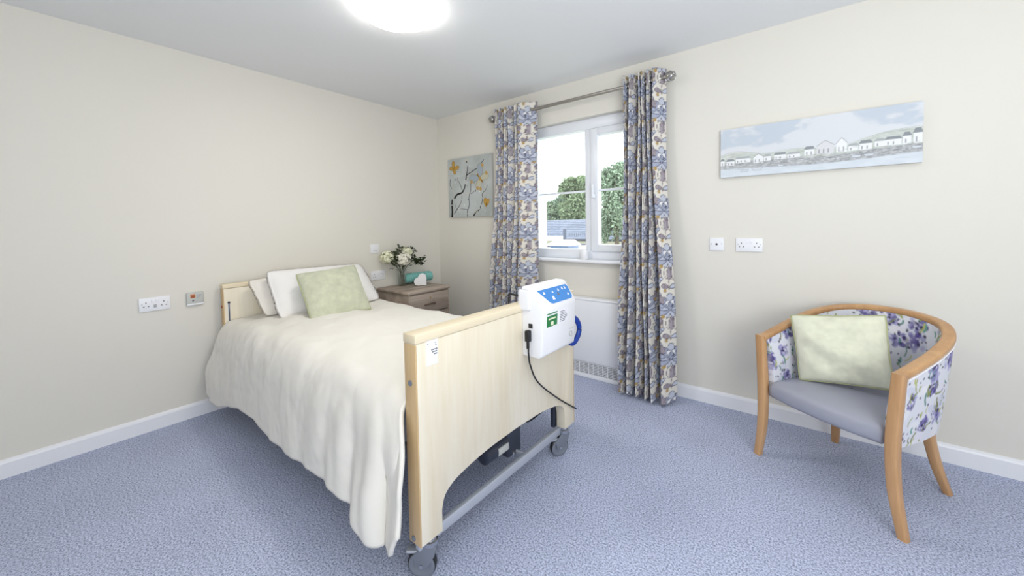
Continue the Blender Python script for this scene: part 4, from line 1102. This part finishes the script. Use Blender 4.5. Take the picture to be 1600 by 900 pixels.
# heart ornament
hs_ = 0.078
hp = [(hs_, 0.0), (hs_, hs_)] + [(hs_ / 2 + hs_ / 2 * math.cos(a), hs_ + hs_ / 2 * math.sin(a)) for a in np.linspace(0, PI, 13)[1:]] + [(-hs_ / 2 * math.sin(a), hs_ / 2 + hs_ / 2 * math.cos(a)) for a in np.linspace(0, PI, 13)[1:]]
hp = np.array(hp) - [hs_ * 0.35, 0]
ho = prism('heart_ornament', [tuple(q) for q in hp], 1, -0.014, 0.014, M_heart, None, 0.006)
ho.location = (0.288, -0.498, NZ); ho.rotation_euler = (math.radians(-10), 0, math.radians(52)); tag(ho, 'white textured heart ornament leaning against the teal towel', 'ornament')
bpy.context.view_layer.update()
ho.location.z += NZ - min((ho.matrix_world @ v.co).z for v in ho.data.vertices)

# little white pot on the window board
pt = lathe('sill_pot', [(0.0, 0.0), (0.028, 0.0), (0.034, 0.010), (0.036, 0.075), (0.032, 0.080), (0.030, 0.074), (0.026, 0.012), (0.0, 0.010)], M_plate, None, 28)
pt.location = (1.765, -0.004, 0.9405); tag(pt, 'small white pot standing on the window board', 'pot')

# ------------------------------------------------------------------ tub chair
CO = (3.399, -0.4225, 0.0); CR = math.radians(-32.4)
chair = empty('tub_chair', CO, CR); tag(chair, 'beech framed tub chair with floral upholstery and grey seat', 'armchair')
half = [(0.274, -0.262, 0.628), (0.278, -0.15, 0.655), (0.279, -0.02, 0.690), (0.262, 0.11, 0.728), (0.205, 0.212, 0.758), (0.105, 0.262, 0.775)]
rail_pts = [(-a, b, c) for a, b, c in half] + [(0.0, 0.275, 0.779)] + [(a, b, c) for a, b, c in half[::-1]]
rail = cr(rail_pts, 12)
sweep('top_rail', rail, rrect(0.042, 0.028, 0.009, 3), M_chairwood, chair)
def leg(name, path, ws, ds):
    """rectangular tapering leg: path with widths (x) and depths (y)"""
    path = cr(path, 8); k = np.linspace(0, 1, len(path)); ws = np.interp(k, np.linspace(0, 1, len(ws)), ws); ds = np.interp(k, np.linspace(0, 1, len(ds)), ds)
    vs = []; fs = []; sec = rrect(1, 1, 0.16, 2); n = len(sec)
    for p_, w, d in zip(path, ws, ds):
        for a, b in sec: vs.append((p_[0] + a * w, p_[1] + b * d, p_[2]))
    for i in range(len(path) - 1):
        for j in range(n): fs.append((i * n + j, i * n + (j + 1) % n, (i + 1) * n + (j + 1) % n, (i + 1) * n + j))
    fs.append(tuple(range(n))); fs.append(tuple((len(path) - 1) * n + j for j in range(n)))
    me = bpy.data.meshes.new(name); me.from_pydata(vs, [], fs); me.update()
    bm = bmesh.new(); bm.from_mesh(me); bmesh.ops.recalc_face_normals(bm, faces=bm.faces[:]); bm.to_mesh(me); bm.free()
    return autosmooth(link_mesh(name, me, M_chairwood, chair), 50)
for s in (-1, 1):
    leg('front_leg', [(s * 0.278, -0.262, 0.643), (s * 0.270, -0.262, 0.52), (s * 0.262, -0.262, 0.36), (s * 0.268, -0.258, 0.18), (s * 0.295, -0.252, 0.0)], [0.040, 0.040, 0.041, 0.038, 0.031], [0.034, 0.036, 0.038, 0.036, 0.030])
    leg('back_leg', [(s * 0.175, 0.175, 0.36), (s * 0.180, 0.180, 0.26), (s * 0.198, 0.208, 0.12), (s * 0.221, 0.243, 0.0)], [0.036, 0.036, 0.034, 0.028], [0.038, 0.038, 0.034, 0.028])
fl = Paint(0.60, 0.60, 0.0025, (228, 229, 238), True)
rs = random.Random(12)
for j in range(60): fl.ell(rs.uniform(0, .6), rs.uniform(0, .6), rs.uniform(.015, .05), rs.uniform(.012, .035), rs.choice([(214, 216, 232), (240, 240, 244), (206, 208, 228), (232, 228, 240)]), rs.uniform(0, 3), 0.6)
VI = [(92, 80, 150), (118, 110, 172), (150, 148, 198), (74, 62, 124), (176, 172, 212), (134, 128, 186)]
for j in range(24):
    cx, cy = (j % 5) * .12 + rs.uniform(0, .09), (j // 5) * .12 + rs.uniform(0, .09); R_ = rs.uniform(.026, .050)
    for k in range(24):
        a = rs.uniform(0, 2 * PI); d = rs.uniform(0.1, 1.0) * R_
        fl.ell(cx + d * math.cos(a), cy + d * math.sin(a), rs.uniform(.008, .019), rs.uniform(.006, .013), rs.choice(VI), rs.uniform(0, 3), rs.uniform(.45, .9))
    for k in range(8): fl.ell(cx + rs.gauss(0, R_ * .4), cy + rs.gauss(0, R_ * .4), rs.uniform(.004, .009), rs.uniform(.003, .008), rs.choice([(48, 40, 84), (58, 46, 96), (222, 222, 236)]), rs.uniform(0, 3), .9)
for j in range(95):
    x, y, a = rs.uniform(0, .6), rs.uniform(0, .6), rs.gauss(PI / 2, .6); L = rs.uniform(.02, .055)
    fl.line(cr([(x, y), (x + L * .5 * math.cos(a) + .006, y + L * .5 * math.sin(a)), (x + L * math.cos(a), y + L * math.sin(a))], 5), rs.uniform(.004, .010), rs.choice([(164, 172, 96), (140, 152, 84), (188, 194, 120), (110, 164, 150), (120, 120, 70), (90, 140, 130)]), .85)
for j in range(120): fl.ell(rs.uniform(0, .6), rs.uniform(0, .6), rs.uniform(.004, .009), rs.uniform(.003, .006), rs.choice([(48, 40, 80), (80, 66, 130), (150, 158, 84), (60, 58, 76)]), rs.uniform(0, 3), .9)
M_floral = mat_attr('watercolour_floral_fabric', 0.8, 0.15, 700)
rl = cr(rail_pts, 30)[6:-6]; dl = np.concatenate([[0], np.cumsum(np.linalg.norm(np.diff(rl, axis=0), axis=1))])
ru = np.interp(np.linspace(0, dl[-1], 330), dl, np.arange(len(dl))); rl = np.stack([np.interp(ru, np.arange(len(dl)), rl[:, c]) for c in range(3)], -1)
tg = np.gradient(rl, axis=0); nrm = np.stack([-tg[:, 1], tg[:, 0]], -1); nrm /= np.linalg.norm(nrm, axis=1)[:, None]
if (nrm[165] @ np.array([0, 1.0])) < 0: nrm = -nrm            # outwards
uu = np.linspace(0, dl[-1], 330)
def shell(name, off_top, off_bot, z_bot, flip, v0, bulge):
    nv = 110; v = np.linspace(0, 1, nv); Pq = np.zeros((330, nv, 3))
    zt = rl[:, 2] - 0.012
    for j, t in enumerate(v):
        o_ = off_top + (off_bot - off_top) * t + bulge * math.sin(PI * t)
        Pq[:, j, 0] = rl[:, 0] + nrm[:, 0] * o_; Pq[:, j, 1] = rl[:, 1] + nrm[:, 1] * o_; Pq[:, j, 2] = zt + (z_bot - zt) * t
    c = fl.sample(uu[:, None] + v0, Pq[..., 2])
    return Pq, c
Po, co = shell('o', 0.016, -0.022, 0.325, False, 0.0, 0.004)
Pi, ci = shell('i', -0.018, -0.050, 0.34, True, 0.27, -0.012)
full = np.concatenate([Po[:, ::-1], Pi], 1); cc = np.concatenate([co[:, ::-1], ci], 1)
full = np.concatenate([full, full[:, :1]], 1); cc = np.concatenate([cc, cc[:, :1]], 1)
grid('upholstered_back', full, M_floral, chair, cc)
for i_ in (0, -1):                                           # fabric closing the front ends behind the front legs
    a, b = (Po[i_], Pi[i_])
    G = np.stack([a, b], 0); grid('end_panel', G, M_floral, chair, np.stack([co[i_], ci[i_]], 0))
tube('welt_cord', [tuple(q) for q in (Po[:, 2] + np.concatenate([nrm * 0.002, np.zeros((330, 1))], 1))], 0.003, M_white, chair, 6)
# seat
sh_ = []
for a, b in [(-0.232, -0.262), (-0.234, -0.10), (-0.228, 0.02), (-0.200, 0.12), (-0.14, 0.19), (0, 0.215)]: sh_.append((a, b))
outl = cr(sh_, 6); outl = np.vstack([outl, np.stack([-outl[::-1][1:, 0], outl[::-1][1:, 1]], -1)])
fr = cr([(0.232, -0.262), (0.12, -0.280), (0.0, -0.286), (-0.12, -0.280), (-0.232, -0.262)], 6)[1:-1]; outl = np.vstack([outl, fr])
nO = len(outl); rings = [(0.86, 0.335), (0.965, 0.337), (0.995, 0.350), (1.0, 0.372), (0.995, 0.392), (0.965, 0.408), (0.90, 0.417), (0.75, 0.425), (0.5, 0.431), (0.25, 0.434), (0.02, 0.435)]
cen = np.array([0, -0.03]); Pq = np.zeros((nO, len(rings), 3))
for j, (k, z) in enumerate(rings): Pq[:, j, :2] = cen + (outl - cen) * k; Pq[:, j, 2] = z
o = grid('seat', Pq, M_vinyl, chair, None, True); 
box('seat_frame', -0.17, 0.17, -0.20, 0.15, 0.330, 0.350, M_dark, chair, 0.004)

def cw(x, y, z): return (CO[0] + x * math.cos(CR) - y * math.sin(CR), CO[1] + x * math.sin(CR) + y * math.cos(CR), z)
pillow('cushion', 'pale green linen cushion resting on the floral tub chair', 'cushion',
       [cw(-0.232, -0.115, 0.745), cw(0.060, 0.105, 0.785), cw(0.152, -0.010, 0.478), cw(-0.172, -0.130, 0.425)], 0.12, M_linen_g, M_pipe_g, 0.0, 15, 0.045, 0.013, rnd=0.03)
